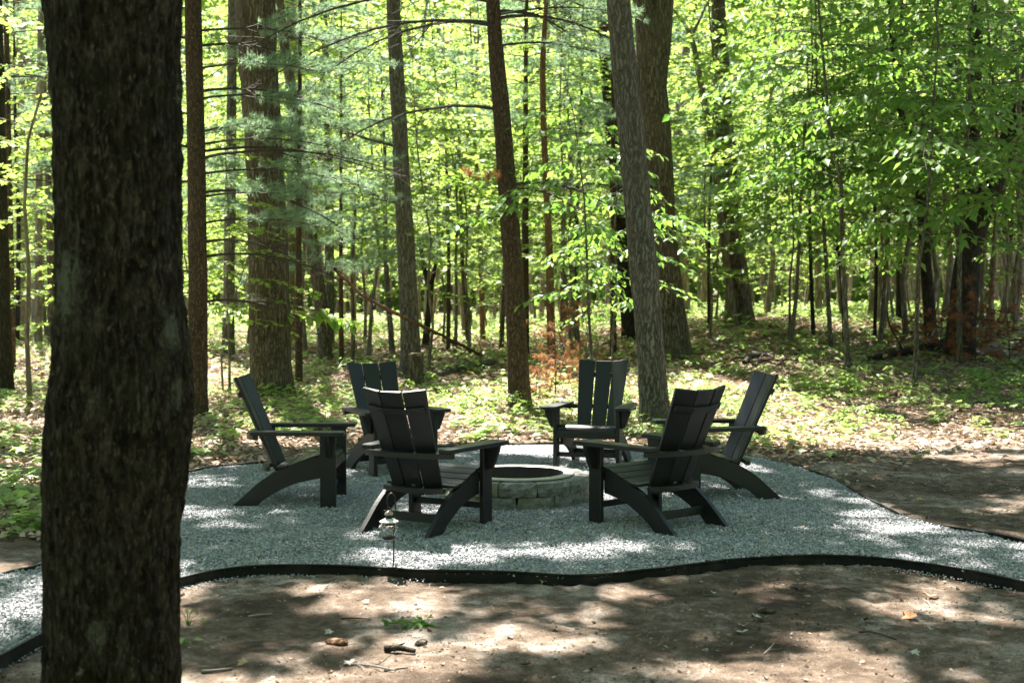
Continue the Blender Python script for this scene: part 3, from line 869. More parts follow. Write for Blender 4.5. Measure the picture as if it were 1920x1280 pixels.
pine_c = tall_tree('pine_tree', 'brown leaning pine in the middle with long drooping bare branches', 'tree', [(974, 768), (969, 640), (958, 440), (942, 240), (924, 0)], [42, 40, 38, 35, 27], M['bark_pine'], seed=6, amp=.007, freq=20, flare=.32)
oak_r = tall_tree('oak_tree', 'furrowed grey trunk just behind the right rear chair, leaning left upward', 'tree', [(1229, 798), (1222, 700), (1207, 500), (1185, 260), (1160, 0)], [60, 56, 56, 54, 50], M['bark_grey'], seed=7, segs=72, ring=220, amp=.016, freq=15, flare=.34)
fork_r = tall_tree('oak_tree', 'tall forked brown trunk standing close behind the furrowed grey one', 'tree', [(1256, 668), (1249, 560), (1236, 400), (1225, 200), (1210, 30), (1203, -40)], [80, 68, 66, 62, 42, 36], M['bark_oak'], seed=8, segs=64, ring=200, amp=.016, freq=14, flare=.25)
far_r = tall_tree('tree', 'straight trunk right of the forked one, leaf sprays hanging across it', 'tree', [(1390, 608), (1384, 540), (1368, 380), (1356, 200), (1346, 0)], [50, 44, 40, 34, 28], M['bark_oak'], seed=9, amp=.012, flare=.28)
wavy_r = tall_tree('tree', 'thin crooked dark trunk among the hanging green leaves on the right', 'tree', [(1746, 640), (1735, 480), (1722, 330), (1690, 200), (1676, 90), (1670, 0)], [24, 21, 20, 18, 15, 13], M['bark_dark'], seed=10, amp=.006, canopy=False, H=11)
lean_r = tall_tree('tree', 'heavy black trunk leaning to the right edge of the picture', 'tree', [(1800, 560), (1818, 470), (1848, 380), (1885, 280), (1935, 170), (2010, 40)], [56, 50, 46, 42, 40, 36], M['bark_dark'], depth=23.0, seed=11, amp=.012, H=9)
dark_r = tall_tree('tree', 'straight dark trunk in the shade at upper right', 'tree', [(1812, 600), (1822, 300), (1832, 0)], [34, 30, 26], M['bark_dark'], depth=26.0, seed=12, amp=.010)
snag = tall_tree('dead_tree', 'thin reddish dead trunk with peeling bark right of the centre pine', 'tree', [(1034, 640), (1030, 480), (1020, 260), (1018, 120), (1024, 0)], [17, 15, 12, 12, 9], M['bark_snag'], depth=24.0, seed=13, amp=.004, H=9, canopy=False)
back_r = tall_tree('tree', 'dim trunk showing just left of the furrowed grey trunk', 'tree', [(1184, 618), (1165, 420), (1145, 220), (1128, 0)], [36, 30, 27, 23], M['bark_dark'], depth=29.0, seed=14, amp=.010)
t14 = tall_tree('tree', 'slender upright trunk to the right of the thick furrowed one', 'tree', [(618, 645), (616, 300), (606, 0)], [20, 17, 14], M['bark_grey'], depth=30.0, seed=15, amp=.006)
t15 = tall_tree('tree', 'short leaning trunk partly masked by pine needles left of centre', 'tree', [(612, 655), (600, 560), (585, 460), (560, 240), (530, 60)], [28, 26, 24, 22, 20], M['bark_oak'], depth=26.0, seed=16, amp=.008)
t16 = tall_tree('tree', 'grey trunk between the slim left pine and the thick one', 'tree', [(428, 650), (430, 500), (434, 200), (436, 0)], [24, 22, 20, 18], M['bark_grey'], depth=27.0, seed=17, amp=.008)
# second stem of the fork
b8, P8 = fork_r[1], fork_r[2]
d8 = b8[1]
fp = np.array([at_depth(x, y, d8) for x, y in ((1226, 260), (1230, 180), (1236, 90), (1243, 0), (1249, -100), (1255, -260), (1258, -460))]) - b8
V, Q = trunk_geo(fp, [.10, .20, .225, .21, .19, .15, .08], 48, 60, 0, .012, 14, 1.6, 21)
ob('limb', mk('limb', V, [Q], M['bark_oak'], True), fork_r[0])
# dead leaning pole against the straight trunk
d = far_r[1][1] - .45
lp = np.array([at_depth(x, y, d) for x, y in ((1378, 606), (1352, 420), (1340, 300), (1318, 180), (1296, 70), (1264, 20))])
lb = np.array([lp[0][0], d, float(gz(lp[0][0], d))])
r_ = empty('dead_tree', tuple(lb), 0, 'pale dead pole leaning left off the straight trunk', 'tree')
V, Q = trunk_geo(lp - lb, [.08, .085, .085, .08, .07, .035], 20, 60, .1, .006, 16, 1.5, 22)
ob('trunk', mk('trunk', V, [Q], M['bark_far'], True), r_)
g = Geo(); q, rr = limb(lp[4] - lb, (.5, 0, .9), 1.2, .05, rb, 5); g.tube(q, rr, 5); ob('branch', g.mesh('branch', M['twig_grey']), r_)

# bare branches of the pines
for z, az, L in ((1.9, 2.9, 1.5), (2.1, .15, 2.6), (2.3, -.25, 1.8), (2.95, .1, 2.2), (3.1, 2.6, 1.1), (3.4, -.1, 3.2), (3.5, .35, 2.9), (3.55, 3.4, 1.4), (4.3, .25, 2.0), (4.9, .2, 1.7), (5.0, 2.9, 1.4), (1.5, .4, 1.7)):
    dead_branch(*pine_l[:3], z, az, L, .022, rb, M['twig'], .12 if z > 3.3 else .3, 9)
for z, az, L in ((4.05, 2.95, 2.9), (5.15, 3.05, 3.6), (5.2, 2.75, 3.0), (5.5, 3.3, 3.8), (5.25, -.05, 2.0), (5.35, .5, 1.6), (3.05, -.1, 1.7), (2.65, 2.8, .5), (5.6, .2, 1.9), (3.0, .6, 1.4)):
    dead_branch(*pine_c[:3], z, az, L, .026, rb, M['twig'], .30, 8)
for z, az, L in ((2.1, .1, 1.3), (3.4, .3, 1.6), (4.2, 2.2, 1.5), (5.0, -.3, 1.5)):
    dead_branch(*left_edge[:3], z, az, L, .018, rb, M['twig'], .2, 6)
for z, az, L in ((4.0, .1, 2.6), (3.1, .25, 1.8), (4.6, 2.9, 1.6)):
    dead_branch(*far_r[:3], z, az, L, .04, rb, M['twig'], .1, 5)
for z, az, L in ((3.2, 2.4, 1.7), (4.2, 2.7, 1.8)):
    dead_branch(*mid_l[:3], z, az, L, .035, rb, M['twig'], -.35, 3)
def live_bough(root, base, P, z, az, L, r, rng, mat):
    """a pine bough: bare near the trunk, needle tufts on its outer part"""
    c = np.array([np.interp(z, P[:, 2], P[:, 0]), np.interp(z, P[:, 2], P[:, 1]), z])
    dh = np.array([cos(az), sin(az), 0.0]); sd = np.array([-sin(az), cos(az), 0]); t = np.linspace(0, 1, 10)
    pts = c + dh * (L * t)[:, None] + np.array([0, 0, 1.]) * (L * (.20 * t - .26 * t * t))[:, None] + sd * np.cumsum(rng.normal(0, .012 * L, 10))[:, None]
    g = Geo(); g.tube(pts - base, r * (1 - .8 * t), 6); pos, dr = [], []
    s = .30
    while s < 1:
        p = np.array([np.interp(s, t, pts[:, q]) for q in range(3)])
        for sg in (-1, 1):
            tl = L * .34 * (1.15 - s) * rng.uniform(.6, 1.2) + .12
            td = norm(dh * .8 + sd * sg * rng.uniform(.3, 1.) + np.array([0, 0, rng.uniform(-.25, .35)]))
            q = p + td * (tl * np.linspace(0, 1, 4))[:, None]; g.tube(q - base, [.006, .005, .004, .003], 3)
            m_ = max(int(tl / .075), 2); uu = (np.arange(m_) + .7) / m_; k_ = uu > .25; uu = uu[k_]; m_ = len(uu)
            pos.append(p + td * (tl * uu)[:, None] + rng.normal(0, .02, (m_, 3))); dr.append(np.repeat(td[None], m_, 0) + rng.normal(0, .3, (m_, 3)) + [0, 0, .2])
        s += rng.uniform(.05, .09)
    b_ = ob('bough', g.mesh('bough', M['twig']), root)
    pos, dr = np.vstack(pos), np.vstack(dr)
    n = len(pos); NN = 26
    Pn = np.repeat(pos, NN, 0); Dd = norm(np.repeat(norm(dr), NN, 0) * .55 + rng.normal(0, .45, (n * NN, 3)))
    V, T, _ = leaves(Pn - base, Dd, rng.normal(0, 1, (n * NN, 3)), .115 * rng.uniform(.7, 1.15, n * NN), NEEDLE, np.zeros(n * NN), .007)
    ob('needles', mk('needles', V, [T], mat, False, {'tint': np.repeat(rng.random(n), NN * 3)}), b_)
for z, az, L in ((2.55, .05, 1.9), (2.9, -.25, 1.6), (3.2, .25, 2.3), (3.6, -.05, 2.1), (3.75, -.45, 1.5), (4.2, .2, 2.0), (4.6, -.15, 1.8), (4.0, 2.8, 1.4), (5.1, .3, 2.2), (5.4, 2.6, 1.6)):
    live_bough(*pine_l[:3], z, az, L, .018, rb, M['needle_pine'])
for z, az, L in ((4.9, .25, 1.8), (5.3, -.2, 1.9), (5.7, .5, 2.0), (5.9, 2.7, 1.8)):
    live_bough(*pine_c[:3], z, az, L, .018, rb, M['needle_pine'])
for z, az, L in ((3.6, .1, 1.3), (4.4, -.2, 1.4), (5.0, .2, 1.5), (3.0, .3, 1.1)):
    live_bough(*left_edge[:3], z, az, L, .015, rb, M['needle_pine'])
# ------------------------------------------------------------------ canopy of the tall trees (mostly above the frame)
SUNNY = [  # sun patches aimed for; the crowns are thinned to let them through
    (830, 1038, 210, 20, 1.0), (700, 1000, 60, 25, .9), (1090, 1045, 90, 14, .8), (420, 905, 120, 20, .6), (540, 950, 120, 10, .5),
    (1000, 850, 110, 12, .75), (620, 880, 60, 10, .6), (1450, 880, 80, 20, .75), (1580, 930, 90, 22, .75), (1690, 985, 120, 14, .7), (1480, 1000, 140, 16, .6), (1200, 1020, 80, 10, .55),
    (40, 1120, 80, 60, .9), (740, 1110, 190, 34, 1.1), (560, 1095, 100, 20, .9), (1000, 1118, 120, 18, .8), (1180, 1095, 100, 14, .7), (1060, 1180, 90, 16, .7),
    (1520, 1180, 120, 38, 1.0), (1470, 1092, 60, 22, .8), (1700, 1115, 90, 24, .9), (1860, 1150, 60, 28, .8), (1700, 1230, 150, 28, .8), (860, 1225, 120, 18, .7), (1260, 1258, 110, 18, .7), (500, 1200, 80, 14, .55),
    (1880, 990, 60, 14, .8), (1850, 850, 60, 18, .6), (1500, 800, 200, 25, .9)]
def light_wanted(x, y):
    """sun wanted on each spot of the floor: crown leaves are thinned to suit"""
    def blob(cx, cy, rx, ry): return np.exp(-((x - cx) / rx) ** 2 - ((y - cy) / ry) ** 2)
    v = 0.47 + .12 * (y < 7.2)
    for px, py, rx, ry, a in SUNNY:
        c = flat(px, py); e = flat(px, py + ry); f = flat(px, py - ry)
        v = np.maximum(v, a * np.exp(-((x - c[0]) / (rx * c[1] / FPX)) ** 4 - ((y - c[1]) / ((f[1] - e[1]) / 2)) ** 4))
    v = np.maximum(v, 1.15 * sstep(12.6, 13.8, y) * sstep(-4.2, -2.6, x) * (1 - .72 * sstep(5.2, 7.5, x)))
    v = np.maximum(v, .88 * sstep(12.0, 14.0, y) * sstep(-3.0, -4.5, x))
    return np.clip(v, 0.04, .95)

extra = [(-6.8, 12.0, 17), (-5.6, 8.2, 16), (6.9, 12.2, 18), (7.6, 16.5, 18), (6.2, 7.2, 17), (2.9, 2.2, 17), (-3.6, 1.2, 18), (1.2, -2.6, 18), (-1.8, -4.8, 18), (5.8, -1.5, 18)]
for k, (x, y, H) in enumerate(extra):
    z0 = float(gz(x, y)); rt = empty('tree', (x, y, z0), 0, 'tall tree standing just outside the view and shading the clearing', 'tree', 'trees around the clearing')
    P = np.array([(0, 0, -.2), (0, 0, .3), (random.uniform(-.2, .2), random.uniform(-.2, .2), 6), (random.uniform(-.5, .5), random.uniform(-.5, .5), H)])
    V, Q = trunk_geo(P, [.24, .22, .19, .05], 32, 60, .3, .012, 13, 1.6, 100 + k)
    ob('trunk', mk('trunk', V, [Q], M['bark_grey'], True), rt)
    CANOPY.append([rt, P + np.array([x, y, z0]), H, M['bark_grey'], 200 + k])

NC = 420000
gxs, gys = RNG.uniform(-8.5, 9.5, NC), RNG.uniform(3.0, 27, NC)
hh = 8.6 + 9.5 * RNG.random(NC) ** 1.25
cx, cy, cz = gxs - SHX * hh, gys - SHY * hh, hh  # leaves set up the sun's line from floor spots meant to be shaded
want = light_wanted(gxs, gys)
cl = fbm(cx * 1.15, cy * 1.15, cz * 1.15, 61, 3)
gapn = fbm(gxs * 1.5, gys * 1.5, 0, 66, 3)               # clumps and gaps of the crown as a whole
q_ = (1 - want) + (gapn - .5) * 1.25
dens = sstep(.30, .62, q_) * (.35 + .65 * sstep(.38, .52, cl))
keepc = RNG.random(NC) < dens * .62
cx, cy, cz = cx[keepc], cy[keepc], cz[keepc]
axis = np.array([[c[1][-1][0], c[1][-1][1]] for c in CANOPY])
mid = np.array([[np.interp(10, c[1][:, 2], c[1][:, 0]), np.interp(10, c[1][:, 2], c[1][:, 1])] for c in CANOPY])
D2 = (cx[:, None] - mid[None, :, 0]) ** 2 + (cy[:, None] - mid[None, :, 1]) ** 2
own = D2.argmin(1); dmin = np.sqrt(D2.min(1))
for k, (rt, P, H, bm_, sd) in enumerate(CANOPY):
    base = np.array(rt.location); rng = np.random.default_rng(300 + sd)
    sel = (own == k) & (dmin < 7.5)
    n = int(sel.sum())
    pos = np.stack([cx[sel], cy[sel], cz[sel]], -1)
    # limbs reach towards the crown's leaves
    if H > 12:
        g = Geo()
        for b in range(9):
            z = rng.uniform(7.6, 14.5); c = np.array([np.interp(z, P[:, 2], P[:, kk]) for kk in range(3)])
            az = rng.uniform(0, 2 * pi)
            if n > 40:
                tgt = pos[rng.integers(0, n)]; dv = tgt - c; L = float(np.clip(np.linalg.norm(dv), 1.5, 5)); dv[2] = max(dv[2], .3 * L)
            else: dv, L = np.array([cos(az), sin(az), .6]), 3.0
            q, rr = limb(c, dv, L, .055, rng, 7, .4, .1); g.tube(q - base, rr, 6)
            for m_ in range(4):
                kk = rng.integers(2, 6); q2, r2 = limb(q[kk], dv / L + rng.normal(0, .6, 3), L * .45, rr[kk] * .6, rng, 5, .5, .1); g.tube(q2 - base, r2, 4)
        ob('limbs', g.mesh('limbs', bm_), rt)
    if n < 20: continue
    dv = RNG.normal(0, 1, (n, 3)); dv[:, 2] = dv[:, 2] * .35 - .25
    up = RNG.normal(0, .45, (n, 3)) + np.array([0, .25, 1.0])
    V, T, tt = leaves(pos - base, dv, up, RNG.uniform(.16, .26, n), LEAF_DIAMOND)
    ob('crown', mk('crown', V, [T], M['leaf_canopy'], False, {'tint': tt}), rt)

# ------------------------------------------------------------------ understory trees: flat sprays of leaves on thin branches
def sapling(seed, h, r, nb, leaf, tmpl, mat, bark, z0=.25, tr=.035, droop=.3, twig_step=.20, leaf_step=.075, pend=.35, lean=.1, far=False):
    rng = np.random.default_rng(seed)
    zt = np.linspace(0, h, 9)
    wob = np.cumsum(rng.normal(0, .012 * h, (9, 2)), 0); wob -= wob[0]
    P = np.stack([wob[:, 0] + lean * rng.normal() * (zt / h) ** 2 * h * .3, wob[:, 1], zt], -1); P[0][2] = -.2
    R = np.linspace(tr, tr * .15, 9); R[0] = tr * 1.25
    gt = Geo(); gt.tube(P, R, 8 if not far else 5)
    pos, dr, ups = [], [], []
    for b in range(nb):
        f = (b + rng.uniform(-.3, .3)) / nb; f = min(max(f, 0), 1)
        z = h * (z0 + (1 - z0) * f * .98)
        c = np.array([np.interp(z, P[:, 2], P[:, k]) for k in range(3)])
        az = b * 2.4 + rng.uniform(-.6, .6)
        L = r * (1.05 - .75 * f ** 1.6) * rng.uniform(.6, 1.15) * (.75 + .5 * min(f * 3, 1) - .25)
        dh = np.array([cos(az), sin(az), 0.0]); sd = np.array([-sin(az), cos(az), 0])
        rise = rng.uniform(.15, .55) * (1 - .2 * f)
        m = 8; t = np.linspace(0, 1, m); w = np.cumsum(rng.normal(0, .03 * L, m))
        pts = c + dh * (L * t)[:, None] + np.array([0, 0, 1.]) * (L * (rise * t - (rise * .55 + droop) * t * t))[:, None] + sd * w[:, None]
        gt.tube(pts, np.maximum(tr * .24 * (1 - .85 * t), .0025), 4 if not far else 3)
        s = 0.18 * L
        k = 0
        while s < L:
            u = s / L; p = np.array([np.interp(u, t, pts[:, q]) for q in range(3)])
            sg = 1 if k % 2 else -1; k += 1
            tl = (.42 * L * (1 - .75 * u) + .12) * rng.uniform(.7, 1.2)
            td = norm(dh * .75 + sd * sg * rng.uniform(.5, 1.0) + np.array([0, 0, rng.uniform(-.15, .12)]))
            q = np.linspace(0, 1, 4)
            tp = p + td * (tl * q)[:, None] + np.array([0, 0, -1.]) * (droop * .8 * tl * q * q)[:, None]
            if not far: gt.tube(tp, .0055 * (1 - .6 * q), 3)
            nl = max(int(tl / leaf_step), 2)
            uu = (np.arange(nl) + .6) / nl
            lp = p + td * (tl * uu)[:, None] + np.array([0, 0, -1.]) * (droop * .8 * tl * uu * uu)[:, None]
            ls = np.where(np.arange(nl) % 2 == 0, 1.0, -1.0)[:, None]
            sdir = np.cross(td, [0, 0, 1.0])
            ld = td * rng.uniform(.4, .9, (nl, 1)) + sdir * ls * rng.uniform(.3, .9, (nl, 1)) + np.array([0, 0, -1.]) * rng.uniform(.1, 1, (nl, 1)) * pend
            pos.append(lp); dr.append(ld); ups.append(rng.normal(0, .28, (nl, 3)) + np.array([0, 0, 1.0]))
            s += twig_step * rng.uniform(.7, 1.3)
    pos, dr, ups = np.vstack(pos), np.vstack(dr), np.vstack(ups)
    n = len(pos)
    V, T, tt = leaves(pos, dr, ups, rng.uniform(.65, 1.2, n) * leaf, tmpl)
    return gt.mesh('trunk', bark, True), mk('crown', V, [T], mat, False, {'tint': tt}), n

def needle_tufts(pos, dr, n_need, length, width, rng, spread=.75):
    n = len(pos)
    P = np.repeat(pos, n_need, 0); Dd = np.repeat(norm(dr), n_need, 0) * .55 + rng.normal(0, spread * .6, (n * n_need, 3))
    Dd = norm(Dd); up = rng.normal(0, 1, (n * n_need, 3))
    off = rng.uniform(0, .05, (n * n_need, 1)) * np.repeat(norm(dr), n_need, 0)
    V, T, _ = leaves(P - off, Dd, up, length * rng.uniform(.7, 1.15, n * n_need), NEEDLE, np.zeros(n * n_need), width)
    return V, T, np.repeat(rng.random(n), n_need * 3)

def pine(seed, h, r, z0, tr, whorls, mat, bark, n_need=26, nlen=.125, nwid=.0085, dens=.085):
    rng = np.random.default_rng(seed)
    P = np.array([(0, 0, -.2), (rng.normal(0, .03), 0, h * .3), (rng.normal(0, .06), rng.normal(0, .06), h * .7), (rng.normal(0, .1), 0, h)])
    gt = Geo(); Pc = crom(P, 5); gt.tube(Pc, np.linspace(tr, tr * .15, len(Pc)), 8)
    pos, dr = [], []
    for wv in range(whorls):
        f = wv / max(whorls - 1, 1); z = h * (z0 + (1 - z0) * f * .97)
        nb = rng.integers(4, 6); a0 = rng.uniform(0, 6)
        for b in range(nb):
            az = a0 + b * 2 * pi / nb + rng.uniform(-.35, .35); L = r * (1.05 - .8 * f) * rng.uniform(.65, 1.15)
            dh = np.array([cos(az), sin(az), 0.]); sd = np.array([-sin(az), cos(az), 0]); rise = rng.uniform(.05, .4)
            t = np.linspace(0, 1, 7)
            c = np.array([np.interp(z, Pc[:, 2], Pc[:, k]) for k in range(3)])
            pts = c + dh * (L * t)[:, None] + np.array([0, 0, 1.]) * (L * (rise * t - .18 * t * t))[:, None] + sd * np.cumsum(rng.normal(0, .02 * L, 7))[:, None]
            gt.tube(pts, np.maximum(tr * .15 * (1 - .85 * t), .003), 4)
            s = .30 * L; k = 0
            while s < L:
                u = s / L; p = np.array([np.interp(u, t, pts[:, q]) for q in range(3)]); sg = 1 if k % 2 else -1; k += 1
                tl = (.38 * L * (1 - .6 * u) + .08) * rng.uniform(.6, 1.2)
                td = norm(dh * .8 + sd * sg * rng.uniform(.4, 1.) + np.array([0, 0, rng.uniform(-.1, .3)]))
                gt.tube(np.stack([p, p + td * tl * .5, p + td * tl + np.array([0, 0, .02])]), [.005, .004, .003], 3)
                m = max(int(tl / dens), 1)
                uu = (np.arange(m) + 1) / m
                pos.append(p + td * (tl * uu)[:, None] + rng.normal(0, .02, (m, 3))); dr.append(np.repeat(td[None], m, 0) + rng.normal(0, .35, (m, 3)) + np.array([0, 0, .25]))
                s += .17 * rng.uniform(.7, 1.3)
    pos, dr = np.vstack(pos), np.vstack(dr)
    V, T, tt = needle_tufts(pos, dr, n_need, nlen, nwid, rng)
    return gt.mesh('trunk', bark, True), mk('crown', V, [T], mat, False, {'tint': tt}), len(T)

LM, LB, LF = M['leaf_maple'], M['leaf_beech'], M['leaf_far']
MAPLES = [sapling(400 + k, h, r, nb, .115, LEAF_MAPLE, LM, M['bark_far'], z0, tr, .30, .155, .075, .45) for k, (h, r, nb, z0, tr) in enumerate(((6.5, 2.4, 28, .22, .032), (8.5, 2.7, 34, .26, .042), (5.0, 2.1, 24, .18, .026), (7.5, 2.5, 30, .32, .036)))]
BEECH = [sapling(420 + k, h, r, nb, .15, LEAF_OVAL, LB, M['bark_grey'], z0, tr, .34, .125, .08, .95) for k, (h, r, nb, z0, tr) in enumerate(((5.6, 2.0, 28, .28, .03), (6.8, 2.3, 32, .30, .04), (4.6, 1.7, 22, .32, .025)))]
FARS = [sapling(440 + k, h, r, nb, .165, LEAF_DIAMOND, LF, M['bark_far'], z0, tr, .22, .165, .10, .45, far=True, lean=.22) for k, (h, r, nb, z0, tr) in enumerate(((9, 3.0, 32, .20, .055), (13, 3.4, 42, .22, .08), (11, 3.2, 36, .34, .07), (16, 3.6, 44, .28, .11)))]
DARKS = [(a, (lambda m: (m.materials.clear(), m.materials.append(M['leaf_shade_painted']), m)[2])(b.copy()), n) for a, b, n in FARS]  # far trees again, with the shade painted into their leaves
PINES = [pine(460 + k, h, r, z0, tr, wh, M['needle_pine'], M['bark_pine']) for k, (h, r, z0, tr, wh) in enumerate(((9, 2.0, .30, .07, 13), (7, 1.7, .25, .05, 11), (11, 2.2, .42, .09, 12)))]

def plant_copy(proto, name, x, y, rz, sc, label, cat, group=None):
    r = empty(name, (x, y, float(gz(x, y))), rz, label, cat, group)
    r.scale = (sc, sc, sc)
    ob('trunk', proto[0], r); ob('crown', proto[1], r)
    return r

# singled-out understory: base picture point or (x, depth)
def px_x(px, d): return (px - 960) / FPX * d
rs = random.Random(3)
SING = [
    (BEECH[1], 'sapling', 1592, 20.5, .0, 1.22, 'leafy young beech with drooping leaves in front of the straight right trunk', 'beech sapling'),
    (BEECH[0], 'sapling', 1716, 19.4, 1.2, 1.25, 'leafy young beech with large pale leaves beside the crooked dark trunk', 'beech sapling'),
    (BEECH[2], 'sapling', 1480, 24.5, 2.5, 1.15, 'small thin beech between the straight trunk and the larger beeches', 'beech sapling'),
    (BEECH[0], 'sapling', 2010, 19.0, 4.0, 1.2, 'young beech leaning its leaves in at the right edge', 'beech sapling'),
    (BEECH[2], 'sapling', 1100, 16.6, .7, .95, 'bright green beech sapling over the orange dead pine twigs', 'beech sapling'),
    (BEECH[1], 'sapling', 1650, 25.0, 3.3, 1.2, 'taller beech sapling behind the leafy pair on the right', 'beech sapling'),
    (BEECH[1], 'sapling', 1800, 22.0, 2.2, 1.2, 'beech sapling in front of the leaning black trunk', 'beech sapling'),
    (BEECH[1], 'sapling', 1560, 24.0, 1.4, 1.1, 'tall beech sapling in the light behind the right thin stems', 'beech sapling'),
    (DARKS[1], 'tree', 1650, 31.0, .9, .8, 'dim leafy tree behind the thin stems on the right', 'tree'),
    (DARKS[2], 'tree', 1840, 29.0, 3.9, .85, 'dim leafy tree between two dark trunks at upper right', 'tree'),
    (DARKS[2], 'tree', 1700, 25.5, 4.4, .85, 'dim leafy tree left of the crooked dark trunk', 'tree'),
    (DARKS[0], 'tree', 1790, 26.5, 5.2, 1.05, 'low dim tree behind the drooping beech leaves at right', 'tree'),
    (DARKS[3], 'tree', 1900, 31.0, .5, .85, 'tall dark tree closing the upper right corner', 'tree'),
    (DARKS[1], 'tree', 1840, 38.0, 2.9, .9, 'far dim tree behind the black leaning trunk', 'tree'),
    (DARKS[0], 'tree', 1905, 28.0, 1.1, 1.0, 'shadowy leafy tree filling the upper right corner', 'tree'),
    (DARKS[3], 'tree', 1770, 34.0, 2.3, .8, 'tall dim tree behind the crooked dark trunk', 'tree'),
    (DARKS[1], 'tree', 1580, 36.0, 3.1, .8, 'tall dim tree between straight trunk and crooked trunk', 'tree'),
    (BEECH[2], 'sapling', 1150, 18.4, 2.9, .85, 'small bright beech sapling touching the left side of the furrowed trunk', 'beech sapling'),
    (MAPLES[2], 'sapling', 430, 19.6, 2.0, .85, 'young maple with tiered leaves between slim pine and thick trunk', 'maple sapling'),
    (MAPLES[0], 'sapling', 800, 24.0, .4, 1.0, 'tiered bright maple with leaves across the grey left trunk', 'maple sapling'),
    (MAPLES[1], 'sapling', 690, 27.0, 1.9, 1.0, 'taller maple left of the grey trunk in full sun', 'maple sapling'),
    (MAPLES[3], 'sapling', 880, 27.5, 2.9, .9, 'sunlit maple filling the gap left of the centre pine', 'maple sapling'),
    (MAPLES[1], 'sapling', 1075, 26.5, 4.1, .9, 'pale green maple right of the centre pine', 'maple sapling'),
    (MAPLES[0], 'sapling', 1330, 27.0, 5.0, .95, 'bright maple behind the forked trunk', 'maple sapling'),
    (MAPLES[3], 'sapling', 55, 18.0, 1.0, 1.0, 'maple with sunlit leaves between left edge and near trunk', 'maple sapling'),
    (MAPLES[2], 'sapling', 95, 22.5, 3.0, 1.1, 'smaller maple deeper in the gap left of the near trunk', 'maple sapling'),
    (MAPLES[1], 'sapling', 1480, 25.0, .3, 1.0, 'maple in the light beyond the straight right trunk', 'maple sapling'),
    (PINES[0], 'pine_tree', 560, 21.4, .6, 1.0, 'young blue green pine whose needles veil the thick trunk', 'pine'),
    (PINES[1], 'pine_tree', 640, 24.0, 1.9, 1.05, 'soft blue green pine right of the thick furrowed trunk', 'pine'),
    (PINES[2], 'pine_tree', 985, 27.0, 3.0, 1.0, 'hazy blue green pine directly behind the centre pine', 'pine'),
    (PINES[0], 'pine_tree', 1150, 26.0, 4.4, 1.05, 'blue green pine veiling the dim trunk behind the furrowed one', 'pine'),
    (PINES[1], 'pine_tree', 840, 29.0, 5.5, 1.1, 'distant soft pine between grey trunk and centre pine', 'pine'),
    (PINES[1], 'pine_tree', 1330, 30.0, 2.4, 1.0, 'pale pine low behind the straight right trunk', 'pine'),
    (PINES[2], 'pine_tree', 20, 24.0, .2, 1.0, 'shaded pine at the left edge of the wood', 'pine'),
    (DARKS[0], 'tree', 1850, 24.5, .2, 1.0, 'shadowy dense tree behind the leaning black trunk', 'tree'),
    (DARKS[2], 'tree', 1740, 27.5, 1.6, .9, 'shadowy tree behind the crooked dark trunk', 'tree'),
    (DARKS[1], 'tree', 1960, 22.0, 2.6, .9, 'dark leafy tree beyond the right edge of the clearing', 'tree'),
]
for pr, nm, px, d, rz, sc, lab, cat in SING:
    plant_copy(pr, nm, px_x(px, d), d, rz, sc, lab, cat)

# the wood behind, tree by tree
placed = []
def free(x, y, gap):
    for a, b in placed:
        if (a - x) ** 2 + (b - y) ** 2 < gap * gap: return False
    placed.append((x, y)); return True
MARKS = [(211, 'near trunk'), (370, 'slim left pine'), (505, 'thick furrowed trunk'), (760, 'grey trunk'), (955, 'centre pine'),
         (1205, 'furrowed right trunk'), (1372, 'straight right trunk'), (1720, 'crooked dark trunk')]
def whereabouts(x, d):
    px = 960 + x / d * FPX
    if px < MARKS[0][0]: return 'left of ' + MARKS[0][1]
    for (a, n), (b, m_) in zip(MARKS[:-1], MARKS[1:]):
        if px < b: return 'between ' + n + ' and ' + m_
    return 'right of ' + MARKS[-1][1]
def scatter(n, d0, d1, protos, name, lab, cat, group, gap, smin=.8, smax=1.2, xl=-.46, xr=.46, seed=1, pw=1.0):
    r = random.Random(seed); k = tries = 0
    while k < n and tries < n * 40:
        tries += 1
        d = d0 + (d1 - d0) * r.random() ** pw; x = d * r.uniform(xl, xr)
        if not free(x, d, gap): continue
        plant_copy(r.choice(protos), name, x, d, r.uniform(0, 6.28), r.uniform(smin, smax), lab + ' ' + whereabouts(x, d), cat, group + ' ' + whereabouts(x, d)); k += 1
scatter(70, 28, 52, MAPLES, 'maple_tree', 'sunlit tiered maple in middle distance', 'maple', 'maples in the middle distance', 1.5, .9, 1.35, seed=2)
scatter(74, 36, 72, FARS, 'maple_tree', 'slim leafy tree in the depth', 'tree', 'slim leafy trees in the depth', 1.7, .75, 1.15, seed=3)
scatter(70, 68, 120, FARS, 'maple_tree', 'far leafy tree at the very back', 'tree', 'far trees at the back', 2.4, .95, 1.5, seed=4)
scatter(9, 30, 55, PINES, 'pine_tree', 'distant blue green pine', 'pine', 'pines in the depth', 2.0, .9, 1.4, seed=5)
scatter(18, 28, 60, DARKS, 'tree', 'dim leafy tree in the shaded depth', 'tree', 'dim trees in the shaded depth', 1.3, .7, 1.0, xl=.24, xr=.48, seed=6)

